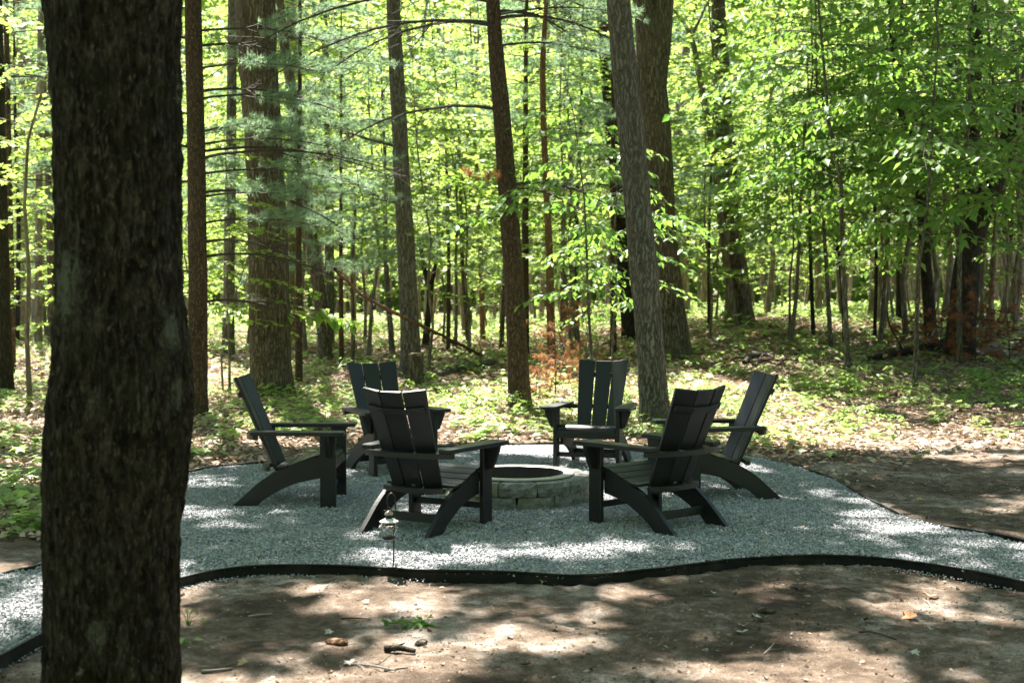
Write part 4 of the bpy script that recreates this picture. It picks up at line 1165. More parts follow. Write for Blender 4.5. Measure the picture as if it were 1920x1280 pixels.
# bare trunks of tall trees, thick and thin, crowns above the picture
def pole(seed, h, r):
    rng = np.random.default_rng(seed)
    P = np.array([(0, 0, -.3), (0, 0, .1), (rng.normal(0, .1), rng.normal(0, .1), h * .4), (rng.normal(0, .8), rng.normal(0, .8), h)])
    V, Q = trunk_geo(P, [r, r, r * .8, r * .3], 14, 26, .25, .01, 12, 1.2, seed)
    g = Geo(); g.add(V, Q)
    for b in range(7):
        z = rng.uniform(h * .35, h * .95); c = np.array([np.interp(z, P[:, 2], P[:, k]) for k in range(3)]); az = rng.uniform(0, 6.28)
        q, rr = limb(c, (cos(az), sin(az), .6), h * .16, r * .3, rng, 5, .4); g.tube(q, rr, 4)
    tr = g.mesh('trunk', M['bark_far'], True)
    n = 650; a = rng.uniform(0, 6.28, n); rad = 2.6 * np.sqrt(rng.random(n)); z = h * rng.uniform(.62, 1.05, n)
    pos = np.stack([rad * np.cos(a), rad * np.sin(a), z], -1)
    kp = fbm(pos[:, 0] * .9 + seed, pos[:, 1] * .9, pos[:, 2] * .9, seed, 2) > .47; pos = pos[kp]; n = len(pos)
    V, T, tt = leaves(pos, rng.normal(0, 1, (n, 3)) * [1, 1, .4], rng.normal(0, .4, (n, 3)) + [0, 0, 1], rng.uniform(.16, .28, n), LEAF_DIAMOND)
    return tr, mk('crown', V, [T], LF, False, {'tint': tt}), n
POLES = [pole(480 + k, h, r) for k, (h, r) in enumerate(((15, .10), (17, .15), (13, .075), (18, .19), (12, .055)))]
scatter(12, 29, 46, POLES, 'tree', 'bare trunk in middle distance', 'tree', 'bare trunks in the middle distance', 1.3, .9, 1.15, seed=7)
scatter(62, 42, 100, POLES, 'tree', 'thin far trunk in the depth', 'tree', 'thin trunks in the depth', .9, .8, 1.25, seed=8)

# ------------------------------------------------------------------ floor plants and litter
def floor_plants(n, x0, x1, y0, y1, tmpl, size, hgt, mat, name, label, seed, dmin=.35, per=(4, 8), cond=None):
    rng = np.random.default_rng(seed)
    y = y0 + (y1 - y0) * rng.random(n); x = x0 * y + (x1 - x0) * y * rng.random(n)
    dn = fbm(x * .8, y * .8, 0, seed, 3)
    ok = (rng.random(n) < sstep(dmin, dmin + .25, dn)) & ~in_poly(x, y, patio_poly)
    b = 12.1 + 2.6 * sstep(1.6, 5.0, x) - 4.0 * sstep(-1.8, -3.4, x)
    ok &= (y > b - .35 + (fbm(x * 1.3, y * 1.3, 0, 31, 4) - .5) * 2.0 + rng.gamma(1.3, .8, n) * (x > 1.5))
    ok &= dist_line(x, y, rear_line) > .07
    if cond is not None: ok &= cond(x, y)
    x, y = x[ok], y[ok]; n = len(x); k = rng.integers(per[0], per[1], n)
    X, Y = np.repeat(x, k), np.repeat(y, k); m = len(X)
    h = np.repeat(rng.gamma(4, hgt / 4, n), k); a = rng.uniform(0, 2 * pi, m); rad = rng.uniform(.1, .9, m) * np.repeat(rng.uniform(.05, .16, n), k) * (size / .1)
    pos = np.stack([X + rad * np.cos(a), Y + rad * np.sin(a), gz(X, Y) + h * rng.uniform(.65, 1.1, m)], -1)
    dr = np.stack([np.cos(a), np.sin(a), rng.uniform(-.45, .1, m)], -1); up = rng.normal(0, .22, (m, 3)) + [0, 0, 1]
    V, T, tt = leaves(pos, dr, up, size * rng.uniform(.55, 1.25, m), tmpl)
    g = Geo(); g.add(V, T=T, a=tt)
    # stems: one thin blade per plant
    V, T, tt = leaves(np.stack([x, y, gz(x, y) - .01], -1), np.stack([rng.normal(0, .12, n), rng.normal(0, .12, n), np.ones(n)], -1), rng.normal(0, 1, (n, 3)), hgt * 1.1, NEEDLE, np.zeros(n), .006)
    g.add(V, T=T, a=tt)
    tag(ob(name, g.mesh(name, mat)), label, 'plants', kind='stuff')
LU = M['leaf_under']
floor_plants(3200, -.42, .44, 8.6, 20, LEAF_MAPLE, .095, .085, LU, 'undergrowth', 'low maple seedlings carpeting the forest floor behind the gravel', 81)
floor_plants(5200, -.44, .46, 19, 40, LEAF_OVAL, .13, .12, LU, 'undergrowth', 'low green plants covering the floor deeper in the wood', 82, .30)
floor_plants(6000, -.46, .46, 38, 80, LEAF_DIAMOND, .28, .22, LU, 'undergrowth', 'far green ground cover between the thin trunks', 83, .25, (3, 5))
# fern-like feathery tufts in sun
floor_plants(1100, -.1, .40, 13, 21, LEAF_OVAL, .07, .13, LM, 'ferns', 'feathery bright ferns in the sunlit part of the floor', 84, .40, (12, 22))

def litter(n, x0, x1, y0, y1, size, name, label, seed, cond, tmpl=LEAF_OVAL):
    rng = np.random.default_rng(seed)
    y = y0 + (y1 - y0) * rng.random(n); x = x0 * y + (x1 - x0) * y * rng.random(n)
    ok = ~in_poly(x, y, patio_poly) & cond(x, y, rng)
    x, y = x[ok], y[ok]; n = len(x)
    pos = np.stack([x, y, gz(x, y) + rng.uniform(.004, .045, n)], -1)
    a = rng.uniform(0, 2 * pi, n)
    V, T, tt = leaves(pos, np.stack([np.cos(a), np.sin(a), rng.normal(0, .28, n)], -1), rng.normal(0, .35, (n, 3)) + [0, 0, 1], size * rng.uniform(.5, 1.3, n), tmpl)
    tag(ob(name, mk(name, V, [T], M['litter'], False, {'tint': tt})), label, 'dead leaves', kind='stuff')
def lmask(x, y, rng):
    b = 12.0 + 2.9 * sstep(1.6, 5.0, x) - 3.6 * sstep(-1.8, -3.6, x)
    return rng.random(len(x)) < sstep(-3.2, .9, y - b + (fbm(x * 1.3, y * 1.3, 0, 31, 4) - .5) * 2.2)
litter(44000, -.42, .44, 8.4, 22, .085, 'leaf_litter', 'brown dead leaves covering the ground under the trees', 91, lmask)
litter(24000, -.44, .46, 22, 46, .15, 'leaf_litter', 'brown dead leaves deeper in the wood', 92, lambda x, y, r: np.ones(len(x), bool), LEAF_DIAMOND)

# fine crumbs on the bare soil: bits of bark, small stones
rng = np.random.default_rng(95); n = 40000
x, y = rng.uniform(-3.4, 5.2, n), rng.uniform(4.4, 13.5, n)
ok = ~in_poly(x, y, patio_poly) & (rng.random(n) < sstep(.3, .7, fbm(x * 2, y * 2, 0, 96, 3))); x, y = x[ok], y[ok]
V, T, tt = octa(np.stack([x, y, gz(x, y) + (fbm(x * 2.2, y * 2.2, 0, 21, 4) - .5) * .045 + (fbm(x * 13, y * 13, 0, 27, 3) - .5) * .026 + .001], -1), rng.gamma(1.6, .0026, len(x)) + .0015, rng.random(len(x)))
mm = NT('soil_crumb'); M['crumb'] = mm.pbr(mm.ramp(mm.attr('tint'), [(0, (.05, .038, .028)), (.6, (.16, .115, .085)), (.92, (.30, .24, .19)), (1, (.5, .46, .40))]), .95)
tag(ob('soil_crumbs', mk('soil_crumbs', V, [T], M['crumb'], False, {'tint': tt})), 'crumbs of soil, bark and small stones on the bare ground', 'crumbs', kind='stuff')

rng = np.random.default_rng(97); n = 9000
x, y = rng.uniform(-3.2, 5.4, n), 4.4 + 9.5 * rng.random(n)
ok = ~in_poly(x, y, patio_poly) & (rng.random(n) < .25 + .75 * sstep(.42, .68, fbm(x * 1.3, y * 1.3, 0, 98, 3))) & (dist_line(x, y, front_line) > .04); x, y = x[ok], y[ok]; n = len(x)
zz_ = gz(x, y) + (fbm(x * 2.2, y * 2.2, 0, 21, 4) - .5) * .05 + (fbm(x * 13, y * 13, 0, 27, 3) - .5) * .026 + .004; a_ = rng.uniform(0, 6.28, n)
V, T, tt = leaves(np.stack([x, y, zz_], -1), np.stack([np.cos(a_), np.sin(a_), rng.normal(0, .15, n)], -1), rng.normal(0, .3, (n, 3)) + [0, 0, 1], rng.gamma(2.5, .008, n) + .008, LEAF_OVAL, None, rng.gamma(2, .006, n) + .003)
tag(ob('leaf_bits', mk('leaf_bits', V, [T], M['litter'], False, {'tint': tt * .8})), 'bits of dead leaf and bark strewn on the bare soil', 'leaf bits', kind='stuff')
n = 260; x, y = rng.uniform(-3.5, 5, n), rng.uniform(5.5, 12.5, n); ok = in_poly(x, y, patio_poly) & (dist_line(x, y, np.array([[PITX, PITY], [PITX, PITY + .01]])) > .65); x, y = x[ok], y[ok]; n = len(x); a_ = rng.uniform(0, 6.28, n)
V, T, tt = leaves(np.stack([x, y, np.full(n, .022)], -1), np.stack([np.cos(a_), np.sin(a_), rng.normal(0, .15, n)], -1), rng.normal(0, .3, (n, 3)) + [0, 0, 1], rng.gamma(2.5, .009, n) + .01, LEAF_OVAL)
tag(ob('leaf_bits', mk('leaf_bits', V, [T], M['litter'], False, {'tint': tt * .7})), 'few bits of dead leaf dropped on the gravel', 'leaf bits', kind='stuff')
# woods that close the view far behind, and unseen leaf cards added at the sides and behind the camera to cut sky light
def wood_mass(n, x, y, z, size, mat, name, label, seed, thr=.42):
    rng = np.random.default_rng(seed)
    k = (fbm(x * .22, y * .22, z * .22, seed, 3) > thr); x, y, z = x[k], y[k], z[k]; n = len(x)
    V, T, tt = leaves(np.stack([x, y, z], -1), rng.normal(0, 1, (n, 3)) * [1, 1, .5], rng.normal(0, .5, (n, 3)) + [0, 0, 1], size * rng.uniform(.6, 1.3, n), LEAF_DIAMOND)
    tag(ob(name, mk(name, V, [T], mat, False, {'tint': tt})), label, 'woods', kind='stuff')
rng = np.random.default_rng(801); n = 120000
y = rng.uniform(118, 165, n); x = rng.uniform(-.5, .5, n) * y; z = gz(x, y) + 42 * rng.random(n) ** 1.2
wood_mass(n, x, y, z, 1.15, M['leaf_far'], 'far_woods', 'bright mass of far leaves closing the wood', 802, .27)
n = 90000; y = rng.uniform(-26, 14, n); x = rng.uniform(-24, 24, n)
k = (y < -6) | (np.abs(x) > 4.5 + .62 * np.maximum(y, 0)); x, y = x[k], y[k]; z = 17 * rng.random(len(x))
wood_mass(n, x, y, z, .42, M['leaf_canopy'], 'unseen_woods_screen', 'unseen leafy woods added round the clearing to hold back sky light', 803)
# ------------------------------------------------------------------ single things on the ground
def soil_z(x, y):
    return float(gz(x, y) + ((fbm(x * 2.2, y * 2.2, 0, 21, 4) - .5) * .05 + (fbm(x * 13, y * 13, 0, 27, 3) - .5) * .026 if y < 17 else 0))
def on_soil(px, py):
    p = on_ground(px, py); p[2] = soil_z(p[0], p[1]); return p

# cut stump
p = on_ground(779, 722)
st = empty('tree_stump', tuple(p), 0, 'short sawn tree stump standing behind the left rear chair', 'stump')
rr = 15 * p[1] / FPX; hs = 60 * p[1] / FPX
V, Q = trunk_geo(np.array([(0, 0, -.15), (0, 0, .02), (.01, 0, hs * .5), (.015, 0, hs)]), [rr, rr, rr * .95, rr * .93], 40, 40, .22, .010, 18, 2, 31)
ob('trunk', mk('trunk', V, [Q], M['bark_oak'], True), st)
ob('cut_face', lathe([(0, hs + .012), (rr * .6, hs + .008), (rr * .88, hs - .004), (rr * .93, hs - .03)], 28, M['wood_cut'], 'cut_face', False), st).location = (.015, 0, 0)

def log(name, label, cat, pxs, rad, mat, twigs=0, seed=0, lift=.04):
    rng = np.random.default_rng(seed)
    pts = [on_ground(*q[:2]) + np.array([0, 0, lift + (q[2] if len(q) > 2 else 0)]) for q in pxs]
    b = pts[0].copy(); root = empty(name, tuple(b), 0, label, cat)
    P = crom(np.array(pts) - b, 8) + np.cumsum(rng.normal(0, .006, ((len(pts) - 1) * 8 + 1, 3)), 0)
    g = Geo(); R = np.interp(np.linspace(0, 1, len(P)), np.linspace(0, 1, len(rad)), rad)
    g.tube(P, R * (1 + rng.normal(0, .06, len(P))), 10)
    ob('stem', g.mesh('stem', mat, True), root)
    if twigs:
        g = Geo()
        for k in range(twigs):
            i_ = rng.integers(len(P) // 3, len(P)); q, r2 = limb(P[i_], rng.normal(0, 1, 3) * [1, .6, .6] + [.3, 0, .5], rng.uniform(.3, 1.1), R[i_] * .35, rng, 6, .6, 0)
            g.tube(q, r2, 4)
            for m_ in range(3):
                q2, r3 = limb(q[rng.integers(2, 5)], rng.normal(0, 1, 3) + [0, 0, .3], .3, r2[3] * .6, rng, 4, .5, 0); g.tube(q2, r3, 3)
        ob('twigs', g.mesh('twigs', mat), root)['kind'] = 'stuff'
    return root
# long dead branch leaning down from the left pine towards the middle
_e = on_ground(906, 672)
A = [at_depth(x, y, 16.8 + (_e[1] - 16.8) * (x - 628) / 278) for x, y in ((628, 505), (670, 548), (735, 585), (800, 617), (860, 645), (906, 672))]
b = np.array([A[-1][0], A[-1][1], float(gz(A[-1][0], A[-1][1]))]); r_ = empty('fallen_branch', tuple(b), 0, 'long reddish dead branch slanting down to the floor left of the centre pine', 'branch')
rng = np.random.default_rng(61); A = np.array(A); A[-1][2] = b[2] + .02
g = Geo(); P = crom(A - b, 8); P += np.cumsum(rng.normal(0, .006, P.shape), 0); g.tube(P, np.linspace(.022, .036, len(P)), 8); ob('stem', g.mesh('stem', M['bark_snag'], True), r_)
g = Geo()
for k in range(14):
    i_ = rng.integers(len(P) - 16, len(P)); q, r2 = limb(P[i_], rng.normal(0, 1, 3) * [1, .5, .5] + [-.3, 0, .5], rng.uniform(.4, 1.0), .012, rng, 6, .5, 0); g.tube(q, r2, 4)
ob('twigs', g.mesh('twigs', M['twig']), r_)['kind'] = 'stuff'
log('fallen_log', 'pale fallen log lying between the stump and the centre pine', 'log', [(798, 712), (850, 698), (905, 690), (930, 684)], [.07, .085, .08, .06], M['bark_grey'], 0, 62, .05)
log('fallen_log', 'dark mossy log on the floor at the right below the saplings', 'log', [(1628, 678), (1690, 668), (1742, 658), (1790, 652)], [.04, .07, .08, .06], M['bark_dark'], 5, 63, .05)
log('fallen_log', 'slim fallen trunk behind the straight right tree', 'log', [(1272, 578, .85), (1330, 572, .45), (1400, 572, .15), (1448, 584, 0)], [.05, .06, .07, .07], M['bark_snag'], 2, 64, .06)
log('fallen_branch', 'thin bare branch propped up at the right over the rusty brush', 'branch', [(1732, 660), (1765, 640, .35), (1810, 622, .75), (1845, 606, 1.05)], [.022, .018, .012, .006], M['twig_grey'], 4, 65, .02)
for k, (a, b_, rd, mt, lab) in enumerate((
    ((1395, 688), (1432, 676), .055, 'bark_grey', 'thick pale stick at the left of the sunlit brush pile'),
    ((1408, 668), (1470, 690), .03, 'twig_grey', 'pale stick crossing the brush pile from upper left'),
    ((1425, 682), (1480, 694), .022, 'bark_snag', 'reddish stick in the middle of the brush pile'),
    ((1350, 690), (1405, 676), .022, 'bark_snag', 'thin reddish stick left of the brush pile'),
    ((1455, 694), (1492, 682), .025, 'bark_grey', 'short grey stick right of the brush pile'),
    ((1418, 692), (1445, 668), .018, 'twig_grey', 'thin stick sloping up out of the brush pile'))):
    log('stick', lab, 'stick', [(*a, .04), ((a[0] + b_[0]) / 2, (a[1] + b_[1]) / 2, .10), (*b_, .05)], [rd * .8, rd, rd * .6], M[mt], 2 if k < 4 else 0, 70 + k, .03)
# dead snapped sapling pole
p = on_ground(661, 692); r_ = empty('dead_tree', tuple(p), 0, 'slim snapped off dead pole between thick trunk and stump', 'tree')
d = p[1]; q = np.array([p + [0, 0, -.1]] + [at_depth(x, y, d) for x, y in ((662, 600), (660, 500), (666, 420), (664, 350))]) - p
V, Q = trunk_geo(q, [.04, .038, .035, .033, .026], 14, 50, .2, .005, 25, 2, 41); ob('trunk', mk('trunk', V, [Q], M['bark_oak'], True), r_)
# dark forked thin tree
p = on_ground(797, 650); r_ = empty('tree', tuple(p), 0, 'thin dark forked stem right of the grey left trunk', 'tree'); d = p[1]
q = np.array([p + [0, 0, -.1]] + [at_depth(x, y, d) for x, y in ((802, 600), (806, 555), (795, 500), (788, 460), (770, 425), (752, 380))]) - p
V, Q = trunk_geo(q, [.09, .08, .075, .065, .055, .045, .02], 14, 60, .2, .006, 20, 2, 42); ob('trunk', mk('trunk', V, [Q], M['bark_dark'], True), r_)
q2 = np.array([at_depth(x, y, d) for x, y in ((803, 575), (812, 520), (822, 470), (838, 400), (850, 320))]) - p
v, qq = tube_arr(crom(q2, 6), np.linspace(.06, .015, 25), 8); ob('limb', mk('limb', v, [qq], M['bark_dark'], True), r_)
# thin vertical stems in the middle distance that the photograph shows singly
for (bx, by, tx, ty, w, mt, lab) in (
    (1525, 628, 1518, 300, 9, 'bark_dark', 'thin dark stem right of the straight right trunk'),
    (1585, 642, 1556, 330, 10, 'bark_dark', 'thin dark stem slightly bent, under the beech leaves'),
    (1640, 636, 1632, 260, 8, 'bark_dark', 'thin dark stem left of the crooked trunk'),
    (1686, 600, 1690, 120, 13, 'bark_dark', 'sturdier dark stem just left of the crooked trunk'),
    (1535, 592, 1530, 200, 15, 'bark_far', 'brownish trunk beyond the thin dark stems'),
    (940, 655, 942, 300, 10, 'bark_oak', 'thin trunk almost touching the left of the centre pine'),
    (905, 640, 890, 250, 11, 'bark_snag', 'thin warm brown trunk left of the centre pine'),
    (878, 645, 862, 300, 10, 'bark_oak', 'leaning thin trunk halfway between grey trunk and centre pine'),
    (735, 660, 722, 320, 12, 'bark_grey', 'thin trunk close on the left of the grey trunk'),
    (1082, 640, 1090, 200, 9, 'bark_dark', 'thin dark trunk right of the reddish snag'),
    (32, 640, 28, 200, 10, 'bark_dark', 'thin dark trunk beside the left edge trunk'),
    (97, 640, 80, 100, 15, 'bark_oak', 'warm brown trunk showing left of the near trunk'),
    (1892, 590, 1905, 250, 12, 'bark_dark', 'thin black stem at the right edge')):
    p = on_ground(bx, by); d = p[1]
    r_ = empty('tree', tuple(p), 0, lab, 'tree'); t_ = at_depth(tx, ty, d) - p; mdp = t_ * .5 + np.array([random.uniform(-.08, .08), 0, 0])
    q = np.array([[0, 0, -.15], [0, 0, .05], mdp, t_, t_ * 1.6]); rr = w / 2 * d / FPX
    V, Q = trunk_geo(q, [rr, rr, rr * .85, rr * .7, rr * .3], 16, 50, .2, .006, 18, 1.8, int(bx)); ob('trunk', mk('trunk', V, [Q], M[mt], True), r_)
    g = Geo(); rng = np.random.default_rng(int(bx))
    for k in range(7):
        c = q[1] + (q[3] - q[1]) * rng.uniform(.35, 1.2); qq, r2 = limb(c, (rng.normal(), rng.normal() * .5, .5), rng.uniform(.4, 1.1), rr * .25, rng, 5, .5); g.tube(qq, r2, 4)
    ob('twigs', g.mesh('twigs', M[mt]), r_)['kind'] = 'stuff'

# dead pine twigs with orange and rusty needles
def dead_pine(name, label, px, py, h, spread, nb, mat, seed, need=16, nlen=.10, droop=.6, zlo=.15):
    rng = np.random.default_rng(seed); p = on_ground(px, py); root = empty(name, tuple(p), 0, label, 'dead pine')
    g = Geo(); q, rr = limb((0, 0, -.05), (rng.normal(0, .2), rng.normal(0, .2), 1), h, .014, rng, 7, .25, .1); g.tube(q, rr, 5)
    pos, dr = [], []
    for b in range(nb):
        i_ = rng.integers(1, 7); q2, r2 = limb(q[i_] * [1, 1, 1], (rng.normal(), rng.normal() * .6, .25), spread * rng.uniform(.4, 1.1), .007, rng, 6, .5, -.25); g.tube(q2, r2, 4)
        for k in range(rng.integers(3, 7)):
            c = q2[rng.integers(2, 7)]; dd = rng.normal(0, .5, 3) + np.array([0, 0, -droop]); pos.append(c); dr.append(dd)
    ob('branch', g.mesh('branch', M['twig']), root)
    pos, dr = np.array(pos), np.array(dr); pos[:, 2] = np.maximum(pos[:, 2], .08)
    V, T, tt = needle_tufts(pos, dr, need, nlen, .009, rng, .5)
    ob('needles', mk('needles', V, [T], mat, False, {'tint': tt}), root)
for k, (px, py, h, sp, nb, lab) in enumerate((
    (1040, 742, .80, .6, 20, 'bright orange dead pine twigs left of the rear chair back'),
    (1070, 708, 1.1, .7, 20, 'orange brown dead pine top standing above the rear chair'),
    (1110, 695, 1.25, .8, 18, 'dead pine with sparse rusty tufts beside the furrowed trunk'),
    (1005, 750, .45, .45, 10, 'low orange dead twigs at the foot of the centre pine'))):
    dead_pine('dead_pine', lab, px, py, h, sp, nb, M['needle_dead'], 500 + k)
for k, (px, py, h, sp, nb, lab) in enumerate((
    (1760, 672, 1.05, .9, 26, 'rust coloured dead brush left of the propped bare branch'),
    (1830, 680, 1.1, 1.0, 30, 'rust coloured dead brush under the leaning black trunk'),
    (1895, 684, 1.1, 1.0, 30, 'rust coloured dead brush at the right edge'),
    (1690, 640, .7, .5, 8, 'small rusty dead twig near the crooked dark trunk'))):
    dead_pine('dead_pine', lab, px, py, h, sp, nb, M['needle_rust'], 520 + k, 26, .12)
# orange dead tuft caught on the centre pine
p = at_depth(930, 335, pine_c[1][1] - .25); r_ = empty('dead_branch', tuple(p), 0, 'broken twig with orange dead needles caught on the centre pine', 'twig')
rng = np.random.default_rng(531); g = Geo(); q, rr = limb((.12, .1, .05), (-1, -.1, -.35), .55, .007, rng, 6, .5); g.tube(q, rr, 5); ob('stem', g.mesh('stem', M['twig']), r_)
pos = q[rng.integers(1, 7, 26)] + rng.normal(0, .035, (26, 3)); V, T, tt = needle_tufts(pos, rng.normal(0, .4, (26, 3)) + [0, 0, -.9], 18, .09, .007, rng, .5)
ob('needles', mk('needles', V, [T], M['needle_dead'], False, {'tint': tt}), r_)

# maple spray reaching across behind the left chair
p = on_ground(418, 735); r_ = empty('sapling', tuple(p), 0, 'young maple whose long low branch reaches right behind the left chair', 'maple sapling'); d = p[1]
rng = np.random.default_rng(551); g = Geo()
st_ = np.array([at_depth(x, y, d) for x, y in ((418, 735), (416, 650), (432, 580), (452, 520), (470, 470))]) - p; g.tube(crom(st_, 5), np.linspace(.02, .006, 21), 6)
pos, dr = [], []
for pth in (((428, 588), (470, 572), (520, 580), (580, 590), (640, 600), (664, 606)), ((430, 585), (405, 576), (392, 580)), ((470, 572), (500, 600), (530, 620)), ((580, 590), (600, 585), (620, 590))):
    c = crom(np.array([at_depth(x, y, d - .25 - .0006 * (x - 430)) for x, y in pth]) - p, 6); g.tube(c, np.linspace(.008, .003, len(c)), 4)
    for q in c:
        for s in (-1, 1):
            if rng.random() < .95: pos.append(q + rng.normal(0, .03, 3)); dr.append((rng.normal(.2, .5), s * .5 + rng.normal(0, .3), -rng.uniform(.2, .9)))
ob('trunk', g.mesh('trunk', M['bark_far'], True), r_)
pos, dr = np.array(pos), np.array(dr); n = len(pos)
V, T, tt = leaves(pos, dr, rng.normal(0, .25, (n, 3)) + [0, -.25, 1], rng.uniform(.14, .24, n), LEAF_OVAL)
ob('crown', mk('crown', V, [T], M['leaf_maple'], False, {'tint': tt}), r_)

# small single plants
def seedling(px, py, nl, size, h, lab, seed, mat=None, tmpl=LEAF_MAPLE, cat='seedling', spread=.10):
    rng = np.random.default_rng(seed); p = on_soil(px, py); root = empty('seedling', tuple(p), 0, lab, cat)
    g = Geo(); pos, dr = [], []
    for k in range(nl):
        a = k * 2.4 + rng.uniform(-.4, .4); hh_ = h * rng.uniform(.35, 1.1); e = np.array([spread * cos(a) * rng.uniform(.3, 1), spread * sin(a) * rng.uniform(.3, 1), hh_])
        g.tube(np.array([[0, 0, -.01], e * [.35, .35, .6], e]), [.0025, .002, .0015], 4); pos.append(e); dr.append((cos(a), sin(a), rng.uniform(-.5, .1)))
    ob('stem', g.mesh('stem', M['leaf_under']), root)
    V, T, tt = leaves(np.array(pos), np.array(dr), rng.normal(0, .25, (nl, 3)) + [0, -.1, 1], size * rng.uniform(.6, 1.2, nl), tmpl)
    ob('foliage', mk('foliage', V, [T], mat or M['leaf_under'], False, {'tint': tt}), root)
for k, (px, py, nl, sz, h, lab) in enumerate((
    (352, 1172, 7, .05, .09, 'small green weed at the right foot of the near trunk'),
    (345, 1215, 6, .045, .07, 'lower weed against the right side of the near trunk'),
    (1386, 640, 16, .20, .55, 'leafy bright seedling in front of the straight right trunk'),
    (1372, 665, 12, .17, .38, 'broad leaved seedling left of the brush pile'),
    (1315, 735, 18, .13, .25, 'pale sunlit seedling cluster right of the furrowed trunk'),
    (1345, 745, 14, .13, .22, 'pale seedling behind the right rear chair arm'),
    (395, 860, 9, .11, .16, 'maple seedling by the edging left of the left chair'),
    (415, 845, 9, .11, .18, 'maple seedling just behind the left chair'),
    (365, 850, 8, .10, .14, 'maple seedling at the edging beside the near trunk'),
    (60, 912, 8, .10, .14, 'seedling on bare soil left of the near trunk'),
    (40, 985, 6, .10, .10, 'lone seedling above the left gravel path'),
    (78, 975, 6, .09, .12, 'seedling touching the left side of the near trunk'),
    (20, 1010, 4, .09, .08, 'flat pale leaves on the soil above the left path'),
    (730, 800, 12, .12, .20, 'maple seedling behind the front left chair'),
    (890, 800, 12, .12, .20, 'maple seedling between left and right rear chairs'),
    (960, 790, 10, .12, .18, 'maple seedling at the foot of the centre pine'),
    (1210, 770, 10, .05, .24, 'feathery green sprig against the furrowed trunk'),
    (1660, 830, 8, .09, .10, 'small green seedling on the soil right of the chairs'),
    (1730, 860, 6, .08, .08, 'tiny seedling on the brown soil at right'),
    (1760, 790, 12, .10, .16, 'green tuft at the border of soil and forest floor'),
    (1580, 790, 9, .10, .12, 'seedling on leaf litter right of the right chair'),
    (1390, 810, 9, .10, .16, 'seedling behind the right chair armrest'),
    (1460, 778, 9, .11, .18, 'seedling just right of the right chair back'))):
    seedling(px, py, nl, sz, h, lab, 600 + k, tmpl=LEAF_OVAL if 'weed' in lab or 'feathery' in lab else LEAF_MAPLE, spread=max(.05, h * .75))
# torn green sprig lying on the soil
rng = np.random.default_rng(640); p = on_soil(770, 1180); r_ = empty('leafy_sprig', tuple(p), 0, 'torn bright green leafy sprig lying on the front soil', 'sprig')
g = Geo(); c = crom(np.array([(.20, -.02, .008), (.08, .0, .012), (0, .01, .02), (-.12, .0, .018)]), 6); g.tube(c, np.linspace(.002, .0035, len(c)), 5); ob('stem', g.mesh('stem', M['leaf_under']), r_)
n = 42; pos = c[rng.integers(5, len(c), n)] + rng.normal(0, .02, (n, 3)) * [1.3, 1.2, .5]; pos[:, 2] = np.abs(pos[:, 2]) + .004
V, T, tt = leaves(pos, rng.normal(0, 1, (n, 3)) * [1, 1, .25], rng.normal(0, .4, (n, 3)) + [0, 0, 1], rng.uniform(.03, .065, n), LEAF_OVAL); ob('foliage', mk('foliage', V, [T], M['leaf_beech'], False, {'tint': tt}), r_)

# single dead leaves, sticks and clods on the front soil
mm = NT('dead_leaf_tan'); M['tan'] = mm.pbr(mm.ramp(mm.noise(mm.coord(), 40, 3), [(.3, (.30, .20, .12)), (.7, (.48, .36, .25))]), .8)
mm = NT('dead_leaf_orange'); M['orange'] = mm.pbr(mm.ramp(mm.noise(mm.coord(), 40, 3), [(.3, (.42, .17, .07)), (.7, (.58, .30, .15))]), .8)
mm = NT('dead_leaf_grey'); M['lgrey'] = mm.pbr(mm.ramp(mm.noise(mm.coord(), 40, 3), [(.3, (.34, .33, .27)), (.7, (.52, .50, .43))]), .8)
mm = NT('dead_leaf_dark'); M['ldark'] = mm.pbr((.07, .045, .032), .85)
mm = NT('pale_chip'); M['chip'] = mm.pbr((.30, .24, .18), .9)
def dead_leaf(px, py, size, mat, lab, seed, tmpl=LEAF_MAPLE):
    rng = np.random.default_rng(seed); p = on_soil(px, py) + np.array([0, 0, .012]); a = rng.uniform(0, 6.28)
    L, T = tmpl; V = L.copy(); V[:, 2] = V[:, 2] * 1.5 + .35 * (V[:, 0] ** 2) + rng.normal(0, .05, len(V)); V *= size
    V[:, 1] -= size * .4; V[:, 2] -= V[:, 2].min()
    # a second skin a little below gives the leaf its thickness
    n = len(V); V2 = np.vstack([V, V - [0, 0, .0015]]); F = np.vstack([T, T[:, ::-1] + n])
    tag(ob('dead_leaf', mk('dead_leaf', V2, [F], M[mat]), None, tuple(p), (rng.uniform(-.25, .25), rng.uniform(-.25, .25), a)), lab, 'dead leaf')
